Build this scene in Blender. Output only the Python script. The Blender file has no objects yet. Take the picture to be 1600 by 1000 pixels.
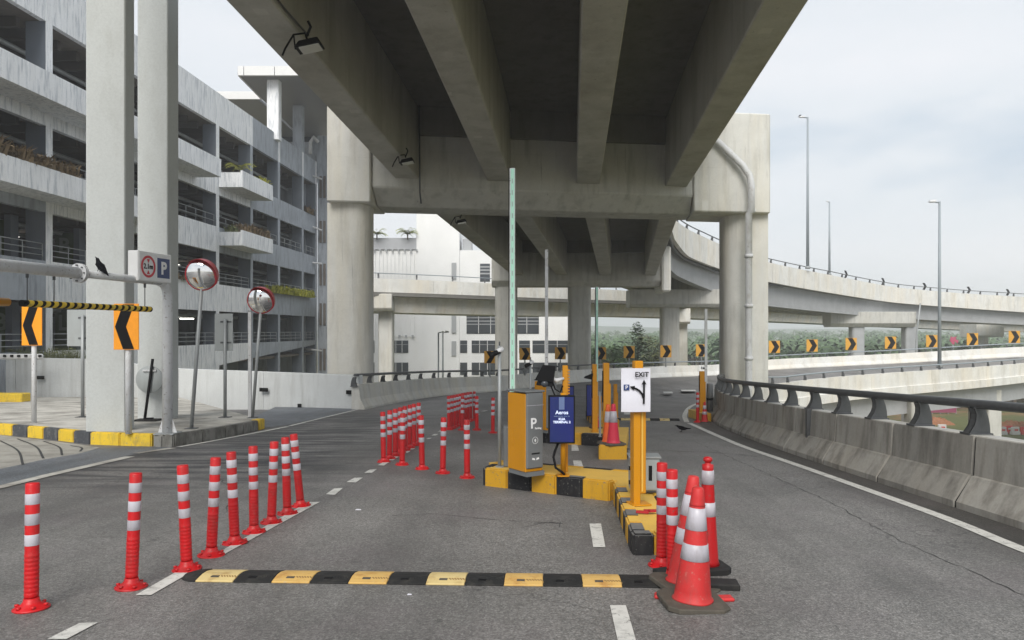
import bpy, bmesh, math, random
from mathutils import Vector, Matrix, Euler

# ------------------------------------------------------------------ camera, sky, sun, exposure
scene = bpy.context.scene
F = 1180.0                      # focal length in photo pixels (1600 wide)
EYE = 1.5
SL = 52.0 / 1180.0              # the road falls 4.4 % away from the camera
cam_d = bpy.data.cameras.new('camera'); cam = bpy.data.objects.new('camera', cam_d)
scene.collection.objects.link(cam); scene.camera = cam
cam.location = (0, 0, EYE); cam.rotation_euler = (math.radians(90), 0, 0)
cam_d.sensor_width = 36; cam_d.lens = F / 1600 * 36; cam_d.shift_y = 16 / 1600
cam_d.clip_start = 0.05; cam_d.clip_end = 12000

SUN_EL, SUN_AZ = 42.0, 188.0    # degrees; azimuth clockwise from +Y
world = bpy.data.worlds.new('World'); scene.world = world; world.use_nodes = True
wn = world.node_tree; wn.nodes.clear()
def W(t, **k):
    n = wn.nodes.new(t)
    for a, b in k.items(): setattr(n, a, b)
    return n
w_out = W('ShaderNodeOutputWorld'); w_bg = W('ShaderNodeBackground'); w_bg.inputs[1].default_value = 0.0518
w_sky = W('ShaderNodeTexSky', sky_type='NISHITA', sun_disc=False, sun_elevation=math.radians(SUN_EL),
          sun_rotation=math.radians(SUN_AZ), air_density=1.3, dust_density=2.0)
w_tc = W('ShaderNodeTexCoord'); w_map = W('ShaderNodeMapping'); w_map.inputs['Scale'].default_value = (1.0, 1.0, 3.4)
w_map.inputs['Location'].default_value = (0.3, 1.7, 0.45)
w_n1 = W('ShaderNodeTexNoise'); w_n1.inputs['Scale'].default_value = 1.5; w_n1.inputs['Detail'].default_value = 6; w_n1.inputs['Roughness'].default_value = 0.52
w_r = W('ShaderNodeValToRGB')
cr = w_r.color_ramp; cr.elements[0].position = 0.40; cr.elements[0].color = (5.15, 5.9, 6.75, 1)
cr.elements[1].position = 0.64; cr.elements[1].color = (7.7, 7.8, 8.1, 1)
e = cr.elements.new(0.49); e.color = (6.9, 7.25, 7.65, 1)
w_mix = W('ShaderNodeMix', data_type='RGBA'); w_mix.inputs['Factor'].default_value = 0.94
L = wn.links.new
L(w_tc.outputs['Generated'], w_map.inputs['Vector']); L(w_map.outputs[0], w_n1.inputs['Vector'])
L(w_n1.outputs['Fac'], w_r.inputs['Fac']); L(w_sky.outputs[0], w_mix.inputs['A']); L(w_r.outputs[0], w_mix.inputs['B'])
L(w_mix.outputs['Result'], w_bg.inputs[0]); L(w_bg.outputs[0], w_out.inputs[0])

sun_d = bpy.data.lights.new('sun', 'SUN'); sun_d.energy = 1.5; sun_d.angle = math.radians(35); sun_d.color = (1.0, 0.965, 0.91)
sun = bpy.data.objects.new('sun', sun_d); scene.collection.objects.link(sun)
_az, _el = math.radians(SUN_AZ), math.radians(SUN_EL)
_dir = Vector((math.sin(_az) * math.cos(_el), math.cos(_az) * math.cos(_el), math.sin(_el)))
sun.rotation_euler = _dir.to_track_quat('Z', 'Y').to_euler(); sun.location = (0, 0, 60)

scene.view_settings.view_transform = 'Standard'; scene.view_settings.look = 'None'
scene.view_settings.exposure = 1.27; scene.view_settings.gamma = 1; scene.view_settings.use_curve_mapping = False
scene.render.engine = 'CYCLES'
scene.cycles.max_bounces = 6; scene.cycles.diffuse_bounces = 4; scene.cycles.glossy_bounces = 3
scene.cycles.volume_bounces = 1; scene.cycles.use_denoising = True

random.seed(7)
COL = scene.collection
R = math.radians

# ------------------------------------------------------------------ placing helpers
def gz(y): return -SL * y
def at(px, py, h=0.0):
    """point of the sloping road (raised by h) seen at photo pixel px,py"""
    y = F * (EYE - h) / (py - 568.0)
    return Vector(((px - 800) / F * y, y, gz(y) + h))
def PX(px, y): return (px - 800) / F * y
def PZ(py, y): return EYE + (516 - py) / F * y
def P(px, py, y): return Vector((PX(px, y), y, PZ(py, y)))

def tag(o, label=None, cat=None, group=None, kind=None):
    if label: o['label'] = label
    if cat: o['category'] = cat
    if group: o['group'] = group
    if kind: o['kind'] = kind
    return o
def thing(name, label, cat, loc=(0, 0, 0), rz=0.0, group=None, rot=None):
    o = bpy.data.objects.new(name, None); COL.objects.link(o)
    o.empty_display_size = 0.2
    o.location = loc; o.rotation_euler = rot if rot else (0, 0, rz)
    return tag(o, label, cat, group)
def dup(root, loc=None, rz=None, label=None, rot=None, scale=None):
    r = root.copy(); COL.objects.link(r)
    if loc is not None: r.location = loc
    if rz is not None: r.rotation_euler = (0, 0, rz)
    if rot is not None: r.rotation_euler = rot
    if scale is not None: r.scale = scale
    if label: r['label'] = label
    for ch in list(KIDS.get(root.name, [])):
        c = ch.copy(); COL.objects.link(c); c.parent = r; KIDS.setdefault(r.name, []).append(c)
        for g in list(KIDS.get(ch.name, [])):
            d = g.copy(); COL.objects.link(d); d.parent = c; KIDS.setdefault(c.name, []).append(d)
    return r
KIDS = {}
def world_loc(o):
    v = Vector(o.location)
    if o.parent: v = v + world_loc(o.parent)
    return v

class MB:
    """collects simple shapes and links them as one mesh object"""
    def __init__(s): s.v = []; s.f = []; s.m = []; s.mi = 0; s.sm = []; s.smooth = False
    def add(s, vs, fs):
        b = len(s.v); s.v += [tuple(x) for x in vs]
        for f in fs: s.f.append([i + b for i in f]); s.m.append(s.mi); s.sm.append(s.smooth)
        return s
    def hexa(s, c):   # 8 corners: bottom 4 ccw, top 4 ccw
        return s.add(c, [(3, 2, 1, 0), (4, 5, 6, 7), (0, 1, 5, 4), (1, 2, 6, 5), (2, 3, 7, 6), (3, 0, 4, 7)])
    def box(s, x0, x1, y0, y1, z0, z1):
        return s.hexa([(x0, y0, z0), (x1, y0, z0), (x1, y1, z0), (x0, y1, z0), (x0, y0, z1), (x1, y0, z1), (x1, y1, z1), (x0, y1, z1)])
    def rbox(s, c, sz, rz=0.0, M=None):
        hx, hy, hz = sz[0] / 2, sz[1] / 2, sz[2] / 2
        m = M if M else Matrix.Rotation(rz, 3, 'Z')
        return s.hexa([Vector(c) + m @ Vector(p) for p in ((-hx, -hy, -hz), (hx, -hy, -hz), (hx, hy, -hz), (-hx, hy, -hz), (-hx, -hy, hz), (hx, -hy, hz), (hx, hy, hz), (-hx, hy, hz))])
    def prism(s, poly, z0, z1):   # poly ccw; z0,z1 numbers or functions of (x,y)
        g0 = z0 if callable(z0) else (lambda x, y: z0); g1 = z1 if callable(z1) else (lambda x, y: z1)
        n = len(poly); vs = [(x, y, g0(x, y)) for x, y in poly] + [(x, y, g1(x, y)) for x, y in poly]
        fs = [tuple(reversed(range(n))), tuple(range(n, 2 * n))] + [(i, (i + 1) % n, n + (i + 1) % n, n + i) for i in range(n)]
        return s.add(vs, fs)
    def prism_t(s, poly, d, fn):   # poly in a local plane (u,v), extruded d along w; fn maps (u,v,w)->Vector
        n = len(poly); vs = [fn(u, v, 0) for u, v in poly] + [fn(u, v, d) for u, v in poly]
        fs = [tuple(reversed(range(n))), tuple(range(n, 2 * n))] + [(i, (i + 1) % n, n + (i + 1) % n, n + i) for i in range(n)]
        return s.add(vs, fs)
    def tube(s, pts, r, n=10, caps=True):
        pts = [Vector(p) for p in pts]; rs = r if isinstance(r, (list, tuple)) else [r] * len(pts)
        vs = []; up = None
        for i, p in enumerate(pts):
            t = (pts[min(i + 1, len(pts) - 1)] - pts[max(i - 1, 0)]).normalized()
            if up is None:
                up = Vector((0, 0, 1)) if abs(t.z) < .9 else Vector((0, 1, 0))
            a = t.cross(up).normalized(); b = a.cross(t).normalized(); up = b
            for k in range(n):
                an = 2 * math.pi * k / n
                vs.append(p + (a * math.cos(an) + b * math.sin(an)) * rs[i])
        fs = [(i * n + k, i * n + (k + 1) % n, (i + 1) * n + (k + 1) % n, (i + 1) * n + k) for i in range(len(pts) - 1) for k in range(n)]
        old = s.smooth; s.smooth = True; b0 = len(s.v); s.add(vs, fs); s.smooth = False
        if caps:
            s.f.append([b0 + k for k in reversed(range(n))]); s.m.append(s.mi); s.sm.append(False)
            s.f.append([b0 + (len(pts) - 1) * n + k for k in range(n)]); s.m.append(s.mi); s.sm.append(False)
        s.smooth = old
        return s
    def lathe(s, prof, n=20, c=(0, 0, 0), M=None, sm=True):   # prof: list of (r,z)
        vs = []
        for r, z in prof:
            for k in range(n):
                a = 2 * math.pi * k / n; v = Vector((r * math.cos(a), r * math.sin(a), z))
                vs.append(Vector(c) + (M @ v if M else v))
        m = len(prof)
        fs = [(i * n + k, i * n + (k + 1) % n, (i + 1) * n + (k + 1) % n, (i + 1) * n + k) for i in range(m - 1) for k in range(n)]
        old = s.smooth; s.smooth = sm; s.add(vs, fs); s.smooth = old
        b = len(s.v) - m * n
        if prof[0][0] > 1e-6: s.f.append([b + k for k in reversed(range(n))]); s.m.append(s.mi); s.sm.append(False)
        if prof[-1][0] > 1e-6: s.f.append([b + (m - 1) * n + k for k in range(n)]); s.m.append(s.mi); s.sm.append(False)
        return s
    def sweep(s, path, prof, closed=True, i0=None, i1=None):
        """path: list of (x,y,z); prof: list of (offset to the right, height)"""
        n = len(prof); vs = []
        for i in range(len(path)):
            a = Vector(path[max(i - 1, 0)]); b = Vector(path[min(i + 1, len(path) - 1)]); t = (b - a); t.z = 0; t.normalize()
            rgt = Vector((t.y, -t.x, 0)); p = Vector(path[i])
            for o, h in prof: vs.append(p + rgt * o + Vector((0, 0, h)))
        fs = []
        for i in range(len(path) - 1):
            for k in range(n if closed else n - 1):
                k2 = (k + 1) % n
                fs.append((i * n + k, i * n + k2, (i + 1) * n + k2, (i + 1) * n + k))
        s.add(vs, fs)
        if closed:
            b = len(s.v) - len(vs)
            s.f.append([b + k for k in reversed(range(n))]); s.m.append(s.mi); s.sm.append(False)
            s.f.append([b + (len(path) - 1) * n + k for k in range(n)]); s.m.append(s.mi); s.sm.append(False)
        return s
    def build(s, name, mat, parent=None, world=False, bevel=0.0, kind=None, seg=1, label=None):
        me = bpy.data.meshes.new(name)
        off = world_loc(parent) if (parent and world) else Vector((0, 0, 0))
        me.from_pydata([Vector(v) - off for v in s.v], [], s.f)
        mats = mat if isinstance(mat, (list, tuple)) else [mat]
        for m in mats: me.materials.append(m)
        me.polygons.foreach_set('material_index', s.m); me.polygons.foreach_set('use_smooth', s.sm)
        bm = bmesh.new(); bm.from_mesh(me)
        bmesh.ops.recalc_face_normals(bm, faces=bm.faces)
        if bevel:
            ed = [e for e in bm.edges if len(e.link_faces) == 2 and e.calc_face_angle(0) > R(35)]
            bmesh.ops.bevel(bm, geom=ed, offset=bevel, segments=seg, affect='EDGES', clamp_overlap=True)
        bm.to_mesh(me); bm.free()
        return link(name, me, parent, kind, label)
def link(name, me, parent=None, kind=None, label=None, loc=None, rot=None):
    o = bpy.data.objects.new(name, me); COL.objects.link(o)
    if parent: o.parent = parent; KIDS.setdefault(parent.name, []).append(o)
    if kind: o['kind'] = kind
    if label: o['label'] = label
    if loc is not None: o.location = loc
    if rot is not None: o.rotation_euler = rot
    return o
def mirror_copy(o, loc, rot=None, parent=None):
    c = o.copy(); COL.objects.link(c); c.parent = parent or o.parent
    if c.parent: KIDS.setdefault(c.parent.name, []).append(c)
    c.location = loc
    if rot is not None: c.rotation_euler = rot
    return c

def catmull(pts, step=0.5):
    pts = [Vector(p) for p in pts]; P_ = [pts[0] * 2 - pts[1]] + pts + [pts[-1] * 2 - pts[-2]]; out = []
    for i in range(1, len(P_) - 2):
        p0, p1, p2, p3 = P_[i - 1:i + 3]
        n = max(2, int((p2 - p1).length / (step / 4)))
        for k in range(n):
            t = k / n
            out.append(0.5 * ((2 * p1) + (p2 - p0) * t + (2 * p0 - 5 * p1 + 4 * p2 - p3) * t * t + (3 * p1 - p0 - 3 * p2 + p3) * t ** 3))
    out.append(pts[-1])
    return resample(out, step)
def resample(pts, step, exact=False):
    d = [0.0]
    for a, b in zip(pts, pts[1:]): d.append(d[-1] + (b - a).length)
    n = max(1, int(round(d[-1] / step))); out = []; j = 0
    for k in range(n + 1):
        s_ = d[-1] * k / n
        while j < len(d) - 2 and d[j + 1] < s_: j += 1
        t = (s_ - d[j]) / max(1e-9, d[j + 1] - d[j])
        out.append(pts[j].lerp(pts[j + 1], min(1, t)))
    return out
def heading(path, i):
    a = path[max(i - 1, 0)]; b = path[min(i + 1, len(path) - 1)]; t = b - a
    return math.atan2(t.y, t.x)

# ------------------------------------------------------------------ materials
def new_mat(name, rough=0.6, spec=None, metal=0.0):
    m = bpy.data.materials.new(name); m.use_nodes = True
    nt = m.node_tree; b = nt.nodes['Principled BSDF']
    b.inputs['Roughness'].default_value = rough; b.inputs['Metallic'].default_value = metal
    if spec is not None: b.inputs['Specular IOR Level'].default_value = spec
    return m, nt, b
def N(nt, t, **k):
    n = nt.nodes.new(t)
    for a, b in k.items():
        if a in ('Scale', 'Detail', 'Roughness', 'Distortion', 'Strength', 'Distance', 'Factor', 'From Min', 'From Max', 'To Min', 'To Max', 'Randomness'): n.inputs[a].default_value = b
        else: setattr(n, a, b)
    return n
def pos_node(nt, scale, loc=(0, 0, 0)):
    g = nt.nodes.new('ShaderNodeNewGeometry'); m = nt.nodes.new('ShaderNodeMapping')
    m.inputs['Scale'].default_value = scale; m.inputs['Location'].default_value = loc
    nt.links.new(g.outputs['Position'], m.inputs['Vector']); return m.outputs[0]
def ramp(nt, fac, stops):
    r = nt.nodes.new('ShaderNodeValToRGB'); c = r.color_ramp
    c.elements[0].position = stops[0][0]; c.elements[0].color = (*stops[0][1], 1)
    c.elements[1].position = stops[-1][0]; c.elements[1].color = (*stops[-1][1], 1)
    for p, col in stops[1:-1]: e = c.elements.new(p); e.color = (*col, 1)
    nt.links.new(fac, r.inputs['Fac']); return r.outputs['Color']
def g3(v): return (v, v, v)
def mixc(nt, a, b, fac, mode='MIX'):
    m = nt.nodes.new('ShaderNodeMix'); m.data_type = 'RGBA'; m.blend_type = mode
    for s_, k in ((a, 'A'), (b, 'B')):
        if isinstance(s_, tuple): m.inputs[k].default_value = (*s_[:3], 1)
        else: nt.links.new(s_, m.inputs[k])
    if isinstance(fac, (int, float)): m.inputs['Factor'].default_value = fac
    else: nt.links.new(fac, m.inputs['Factor'])
    return m.outputs['Result']
def noise(nt, vec, sc, det=4, ro=0.55, dist=0):
    n = N(nt, 'ShaderNodeTexNoise', Scale=sc, Detail=det, Roughness=ro, Distortion=dist)
    nt.links.new(vec, n.inputs['Vector']); return n.outputs['Fac']
def bump(nt, b, h, st, dist=0.01):
    n = N(nt, 'ShaderNodeBump', Strength=st, Distance=dist); nt.links.new(h, n.inputs['Height']); nt.links.new(n.outputs[0], b.inputs['Normal'])
def concrete(name, base, streak=(0.1, 0.1, 0.1), amt=0.5, warm=None, rough=0.85, lo=0.5, hi=0.72, st_scale=3.0, blotch=0.5, zs=0.12, mott=0.25, lines=0.0, vary=0.0):
    m, nt, b = new_mat(name, rough, 0.25)
    p1 = pos_node(nt, (1, 1, 1)); ps = pos_node(nt, (1, 1, zs), (3, 7, 0))
    c = mixc(nt, tuple(x * (1 - mott) for x in base), tuple(min(1, x * (1 + mott * .7)) for x in base), noise(nt, p1, 1.1, 5, 0.6))
    if warm: c = mixc(nt, c, warm, ramp(nt, noise(nt, ps, st_scale * .35, 4, .6), [(0.42, g3(0)), (0.68, g3(blotch))]))
    c = mixc(nt, c, streak, ramp(nt, noise(nt, ps, st_scale, 5, 0.62), [(lo, g3(0)), (hi, g3(amt))]))
    c = mixc(nt, c, g3(0.5), ramp(nt, noise(nt, p1, 26, 3, .6), [(0.35, g3(.16)), (0.6, g3(0))]), 'MULTIPLY')
    if vary:
        oi = nt.nodes.new('ShaderNodeObjectInfo'); c = mixc(nt, c, ramp(nt, oi.outputs['Random'], [(0, g3(1 - vary)), (1, g3(1.0))]), 1.0, 'MULTIPLY')
    if lines:     # joints left by the formwork, each slightly wavy
        sx = nt.nodes.new('ShaderNodeSeparateXYZ'); nt.links.new(p1, sx.inputs[0])
        md = nt.nodes.new('ShaderNodeMath'); md.operation = 'PINGPONG'; md.inputs[1].default_value = lines; nt.links.new(sx.outputs['Z'], md.inputs[0])
        ln = ramp(nt, md.outputs[0], [(0.0, g3(.30)), (0.014, g3(.0))]); ln = mixc(nt, ln, ramp(nt, noise(nt, p1, 1.3, 3), [(.4, g3(.2)), (.6, g3(1))]), 1.0, 'MULTIPLY')
        c = mixc(nt, c, streak, ln)
        # small patch repairs and drips
        v2 = N(nt, 'ShaderNodeTexVoronoi', Scale=.8); v2.distance = 'CHEBYCHEV'; nt.links.new(ps, v2.inputs['Vector'])
        c = mixc(nt, c, tuple(min(1, x * 1.18) for x in base), ramp(nt, v2.outputs['Distance'], [(.09, g3(.45)), (.10, g3(0))]))
        c = mixc(nt, c, tuple(x * .35 for x in streak), ramp(nt, noise(nt, pos_node(nt, (1, 1, .05), (9, 2, 0)), 9, 4, .6), [(0.66, g3(0)), (0.74, g3(.45))]))
    nt.links.new(c, b.inputs['Base Color'])
    bump(nt, b, noise(nt, p1, 40, 4, 0.6), 0.25, 0.006)
    return m
def painted(name, col, rough=0.4, dirt=(0.05, 0.045, 0.04), amt=0.25, sc=6, chips=None, bmp=0.08, metal=0.0, zs=0.5, vary=0.0):
    m, nt, b = new_mat(name, rough, 0.4, metal)
    p = pos_node(nt, (1, 1, zs)); c = mixc(nt, col, tuple(x * .8 for x in col), noise(nt, p, sc * .4, 3))
    c = mixc(nt, c, dirt, ramp(nt, noise(nt, p, sc, 6, .65), [(0.5, g3(0)), (0.75, g3(amt))]))
    if chips: c = mixc(nt, c, chips, ramp(nt, noise(nt, pos_node(nt, (1, 1, 1)), sc * 3.2, 6, .7), [(0.60, g3(0)), (0.64, g3(.9))]))
    if vary:
        oi = nt.nodes.new('ShaderNodeObjectInfo'); c = mixc(nt, c, ramp(nt, oi.outputs['Random'], [(0, g3(1 - vary)), (1, g3(1.0))]), 1.0, 'MULTIPLY')
    nt.links.new(c, b.inputs['Base Color']); bump(nt, b, noise(nt, p, 60, 3), bmp, 0.004)
    return m
def plain(name, col, rough=0.5, metal=0.0, emit=0.0):
    m, nt, b = new_mat(name, rough, 0.12 if max(col) < .02 else None, metal); b.inputs['Base Color'].default_value = (*col, 1)
    if emit:
        b.inputs['Emission Color'].default_value = (*col, 1); b.inputs['Emission Strength'].default_value = emit
    else:
        p = pos_node(nt, (1, 1, 1)); c = mixc(nt, tuple(x * .85 for x in col), tuple(min(1, x * 1.1) for x in col), noise(nt, p, 9, 4, .6))
        nt.links.new(c, b.inputs['Base Color'])
    return m

def asphalt(name, c0, c1, streaks=True):
    m, nt, b = new_mat(name, 0.6, 0.5)
    p = pos_node(nt, (1, 1, 1))
    c = mixc(nt, c0, c1, ramp(nt, noise(nt, p, 0.55, 5, 0.6), [(0.3, g3(0)), (0.7, g3(1))]))
    v = N(nt, 'ShaderNodeTexVoronoi', Scale=105.0); nt.links.new(p, v.inputs['Vector'])
    sp = ramp(nt, v.outputs['Color'], [(0.12, g3(.40)), (0.55, g3(.97)), (0.93, g3(1.9))])
    c = mixc(nt, c, sp, 0.62, 'MULTIPLY')
    c = mixc(nt, c, ramp(nt, noise(nt, p, 34, 4, .75), [(0.34, g3(.62)), (0.5, g3(1.0)), (0.66, g3(1.32))]), 0.8, 'MULTIPLY')
    c = mixc(nt, c, (0.16, 0.13, 0.14), ramp(nt, noise(nt, p, .9, 3, .6), [(0.5, g3(0)), (0.7, g3(.3))]))
    c = mixc(nt, c, (0.05, 0.048, 0.045), ramp(nt, noise(nt, pos_node(nt, (1, .35, 1), (4, 9, 0)), .8, 5, .65), [(0.52, g3(0)), (0.72, g3(.5))]))
    c = mixc(nt, c, g3(0.0), ramp(nt, noise(nt, p, 60, 3, .7), [(0.30, g3(.28)), (0.5, g3(0))]))
    # wheel lanes: darker strips along the direction of travel
    pl = pos_node(nt, (1.0, 0.06, 1)); c = mixc(nt, c, (0.03, 0.03, 0.03), ramp(nt, noise(nt, pl, 1.3, 4, .6), [(0.48, g3(0)), (0.72, g3(.35))]))
    # oil spots
    c = mixc(nt, c, (0.02, 0.02, 0.02), ramp(nt, noise(nt, p, 3.1, 3, .5, .6), [(0.68, g3(0)), (0.78, g3(.45))]))
    # fine cracks
    vc = N(nt, 'ShaderNodeTexVoronoi', Scale=0.55); vc.feature = 'DISTANCE_TO_EDGE'
    pd = nt.nodes.new('ShaderNodeVectorMath'); pd.operation = 'ADD'
    nn = N(nt, 'ShaderNodeTexNoise', Scale=2.2, Detail=5.0); nt.links.new(p, nn.inputs['Vector'])
    nt.links.new(p, pd.inputs[0]); nt.links.new(nn.outputs['Color'], pd.inputs[1]); nt.links.new(pd.outputs[0], vc.inputs['Vector'])
    crk = ramp(nt, vc.outputs['Distance'], [(0.0, g3(.55)), (0.008, g3(0))])
    msk = ramp(nt, noise(nt, p, .35, 2), [(0.5, g3(0)), (0.6, g3(1))])
    crk = mixc(nt, crk, msk, 1.0, 'MULTIPLY')
    c = mixc(nt, c, (0.015, 0.015, 0.015), crk)
    if streaks:   # tyre smears left across the bend of the left lane
        g = nt.nodes.new('ShaderNodeNewGeometry'); sx = nt.nodes.new('ShaderNodeSeparateXYZ'); nt.links.new(g.outputs['Position'], sx.inputs[0])
        def band(out, a, b_, c_, d_):
            r1 = N(nt, 'ShaderNodeMapRange'); r1.inputs['From Min'].default_value = a; r1.inputs['From Max'].default_value = b_; nt.links.new(out, r1.inputs['Value'])
            r2 = N(nt, 'ShaderNodeMapRange'); r2.inputs['From Min'].default_value = d_; r2.inputs['From Max'].default_value = c_; nt.links.new(out, r2.inputs['Value'])
            mu = nt.nodes.new('ShaderNodeMath'); mu.operation = 'MULTIPLY'; nt.links.new(r1.outputs[0], mu.inputs[0]); nt.links.new(r2.outputs[0], mu.inputs[1]); return mu.outputs[0]
        # distance from the line between the lanes: x + 0.42*y
        cmb = nt.nodes.new('ShaderNodeMath'); cmb.operation = 'MULTIPLY_ADD'; nt.links.new(sx.outputs['Y'], cmb.inputs[0]); cmb.inputs[1].default_value = 0.30; nt.links.new(sx.outputs['X'], cmb.inputs[2])
        bx = band(sx.outputs['X'], -7.2, -6.0, -3.3, -1.7); by = band(sx.outputs['Y'], 8.0, 10.5, 21, 26)
        mu = nt.nodes.new('ShaderNodeMath'); mu.operation = 'MULTIPLY'; nt.links.new(bx, mu.inputs[0]); nt.links.new(by, mu.inputs[1])
        pst = pos_node(nt, (.35, 2.6, 1)); s1 = ramp(nt, noise(nt, pst, 1.5, 5, .6, .5), [(0.42, g3(0)), (0.56, g3(.9))])
        s1 = mixc(nt, s1, mu.outputs[0], 1.0, 'MULTIPLY')
        c = mixc(nt, c, (0.022, 0.023, 0.026), s1)
    nt.links.new(c, b.inputs['Base Color'])
    bump(nt, b, v.outputs['Distance'], 0.5, 0.006)
    return m

M = {}
M['asphalt'] = asphalt('asphalt', (0.135, 0.131, 0.124), (0.225, 0.217, 0.207))
M['asphalt_blue'] = asphalt('blue_grey_asphalt', (0.12, 0.135, 0.15), (0.19, 0.205, 0.225), False)
M['plaza'] = concrete('plaza_concrete', (0.56, 0.54, 0.49), (0.17, 0.155, 0.135), .75, (0.55, 0.53, 0.48), lo=.42, hi=.66, st_scale=1.3, zs=1, mott=.35)
M['apron'] = concrete('apron_concrete', (0.38, 0.365, 0.325), (0.14, 0.13, 0.11), .5, None, lo=.45, hi=.7, st_scale=2.2, zs=1)
M['gutter'] = asphalt('dirty_gutter_asphalt', (0.05, 0.047, 0.043), (0.10, 0.093, 0.085), False)
M['joint'] = plain('joint_tar', (0.045, 0.045, 0.045), .9)
M['line'] = painted('road_paint', (0.66, 0.65, 0.61), .7, (0.14, 0.14, 0.13), .65, 9, chips=(0.16, 0.155, 0.15), zs=1)
M['conc'] = concrete('grey_concrete', (0.53, 0.525, 0.49), (0.2, 0.195, 0.175), .45, (0.49, 0.47, 0.41), lines=1.3)
M['conc_cream'] = concrete('stained_pale_concrete', (0.64, 0.635, 0.60), (0.33, 0.31, 0.26), .5, (0.63, 0.58, 0.46), blotch=.6, lo=.5, hi=.75, lines=1.25)
M['conc_girder'] = concrete('girder_concrete', (0.47, 0.462, 0.425), (0.2, 0.185, 0.15), .45, (0.35, 0.33, 0.28), lo=.45, hi=.75, st_scale=1.6, lines=1.4)
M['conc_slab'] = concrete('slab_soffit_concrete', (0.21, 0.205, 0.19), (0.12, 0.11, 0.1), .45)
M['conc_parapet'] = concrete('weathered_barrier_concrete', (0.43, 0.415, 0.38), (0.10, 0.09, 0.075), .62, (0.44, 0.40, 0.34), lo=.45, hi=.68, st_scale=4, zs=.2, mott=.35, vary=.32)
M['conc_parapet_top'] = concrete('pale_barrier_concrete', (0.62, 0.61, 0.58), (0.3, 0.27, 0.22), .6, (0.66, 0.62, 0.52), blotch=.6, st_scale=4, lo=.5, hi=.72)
M['conc_ramp'] = concrete('ramp_outer_concrete', (0.75, 0.745, 0.71), (0.43, 0.40, 0.33), .5, (0.76, 0.69, 0.56), blotch=.6, st_scale=2.0, zs=.22, vary=.08)
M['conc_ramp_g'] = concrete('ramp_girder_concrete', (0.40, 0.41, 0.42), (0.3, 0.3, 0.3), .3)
M['pier_grey'] = concrete('pale_column_paint', (0.52, 0.54, 0.53), (0.38, 0.385, 0.36), .35, None, zs=.4, mott=.06, rough=.7)
M['wall_pale'] = concrete('pale_boundary_wall', (0.62, 0.64, 0.64), (0.34, 0.34, 0.32), .55, None, lo=.48, st_scale=2.5, mott=.14)
M['fac_light'] = concrete('stained_light_facade', (0.86, 0.87, 0.88), (0.40, 0.43, 0.47), .7, (0.72, 0.73, 0.73), lo=.49, hi=.66, st_scale=7, zs=.13, mott=.1)
M['fac_dark'] = concrete('stained_grey_facade', (0.38, 0.41, 0.45), (0.17, 0.18, 0.2), .65, None, lo=.47, hi=.68, st_scale=4.5, zs=.16)
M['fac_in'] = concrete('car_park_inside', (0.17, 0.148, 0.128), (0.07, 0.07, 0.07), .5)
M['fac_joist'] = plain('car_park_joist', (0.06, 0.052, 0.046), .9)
M['fac_col'] = concrete('car_park_column_shade', (0.15, 0.17, 0.20), (0.16, 0.17, 0.19), .5)  # shade under the overhang is put into this dark colour
M['canopy'] = plain('canopy_soffit_panel', (0.17, 0.168, 0.17), .5)
M['white_panel'] = painted('white_metal_panel', (0.76, 0.76, 0.75), .45, (0.4, 0.4, 0.38), .2, 2)
M['terminal'] = painted('white_building_cladding', (0.86, 0.86, 0.85), .55, (0.6, 0.6, 0.58), .2, 1.2)
M['terminal_grey'] = painted('grey_building_panel', (0.42, 0.43, 0.45), .6, (0.3, 0.3, 0.3), .3, 1.5)
M['glass'] = plain('dark_window_glass', (0.045, 0.052, 0.06), .12)
M['louvre'] = plain('grey_louvre', (0.36, 0.37, 0.38), .6)
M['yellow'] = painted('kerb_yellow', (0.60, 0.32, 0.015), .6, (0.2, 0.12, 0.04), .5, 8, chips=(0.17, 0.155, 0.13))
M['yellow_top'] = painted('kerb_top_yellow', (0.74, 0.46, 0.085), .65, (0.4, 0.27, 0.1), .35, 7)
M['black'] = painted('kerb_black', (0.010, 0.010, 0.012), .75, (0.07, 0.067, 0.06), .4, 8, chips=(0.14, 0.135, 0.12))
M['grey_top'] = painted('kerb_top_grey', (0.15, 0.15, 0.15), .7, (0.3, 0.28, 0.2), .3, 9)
M['old_yellow'] = painted('worn_kerb_yellow', (0.80, 0.55, 0.04), .7, (0.2, 0.16, 0.09), .75, 8, chips=(0.26, 0.25, 0.22))
M['old_black'] = painted('worn_kerb_black', (0.07, 0.075, 0.085), .7, (0.3, 0.3, 0.28), .6, 9, chips=(0.3, 0.29, 0.27))
M['kerb'] = concrete('old_kerb_concrete', (0.26, 0.255, 0.235), (0.07, 0.066, 0.055), .8, lo=.4, hi=.65, st_scale=5, zs=.5)
M['hump_orange'] = painted('hump_orange', (0.66, 0.42, 0.13), .75, (0.36, 0.16, 0.04), .9, 9, chips=(0.5, 0.38, 0.22), zs=1)
M['hump_rib'] = painted('hump_rib_brown', (0.30, 0.19, 0.07), .8)  # ribs a darker brown than the yellow modules, for contrast
M['red'] = painted('bollard_red', (0.62, 0.010, 0.014), .42, (0.22, 0.03, 0.025), .6, 10, chips=(0.35, 0.06, 0.05), bmp=.06, vary=.25)
M['red_old'] = painted('cone_red', (0.56, 0.028, 0.028), .55, (0.24, 0.06, 0.05), .7, 9, chips=(0.42, 0.12, 0.1))
M['orange_cone'] = painted('cone_orange', (0.75, 0.12, 0.02), .45, (0.5, 0.1, 0.03), .3, 12)
M['pink_cone'] = painted('cone_faded_red', (0.6, 0.025, 0.06), .5, (0.4, 0.05, 0.05), .4, 12)
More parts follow.
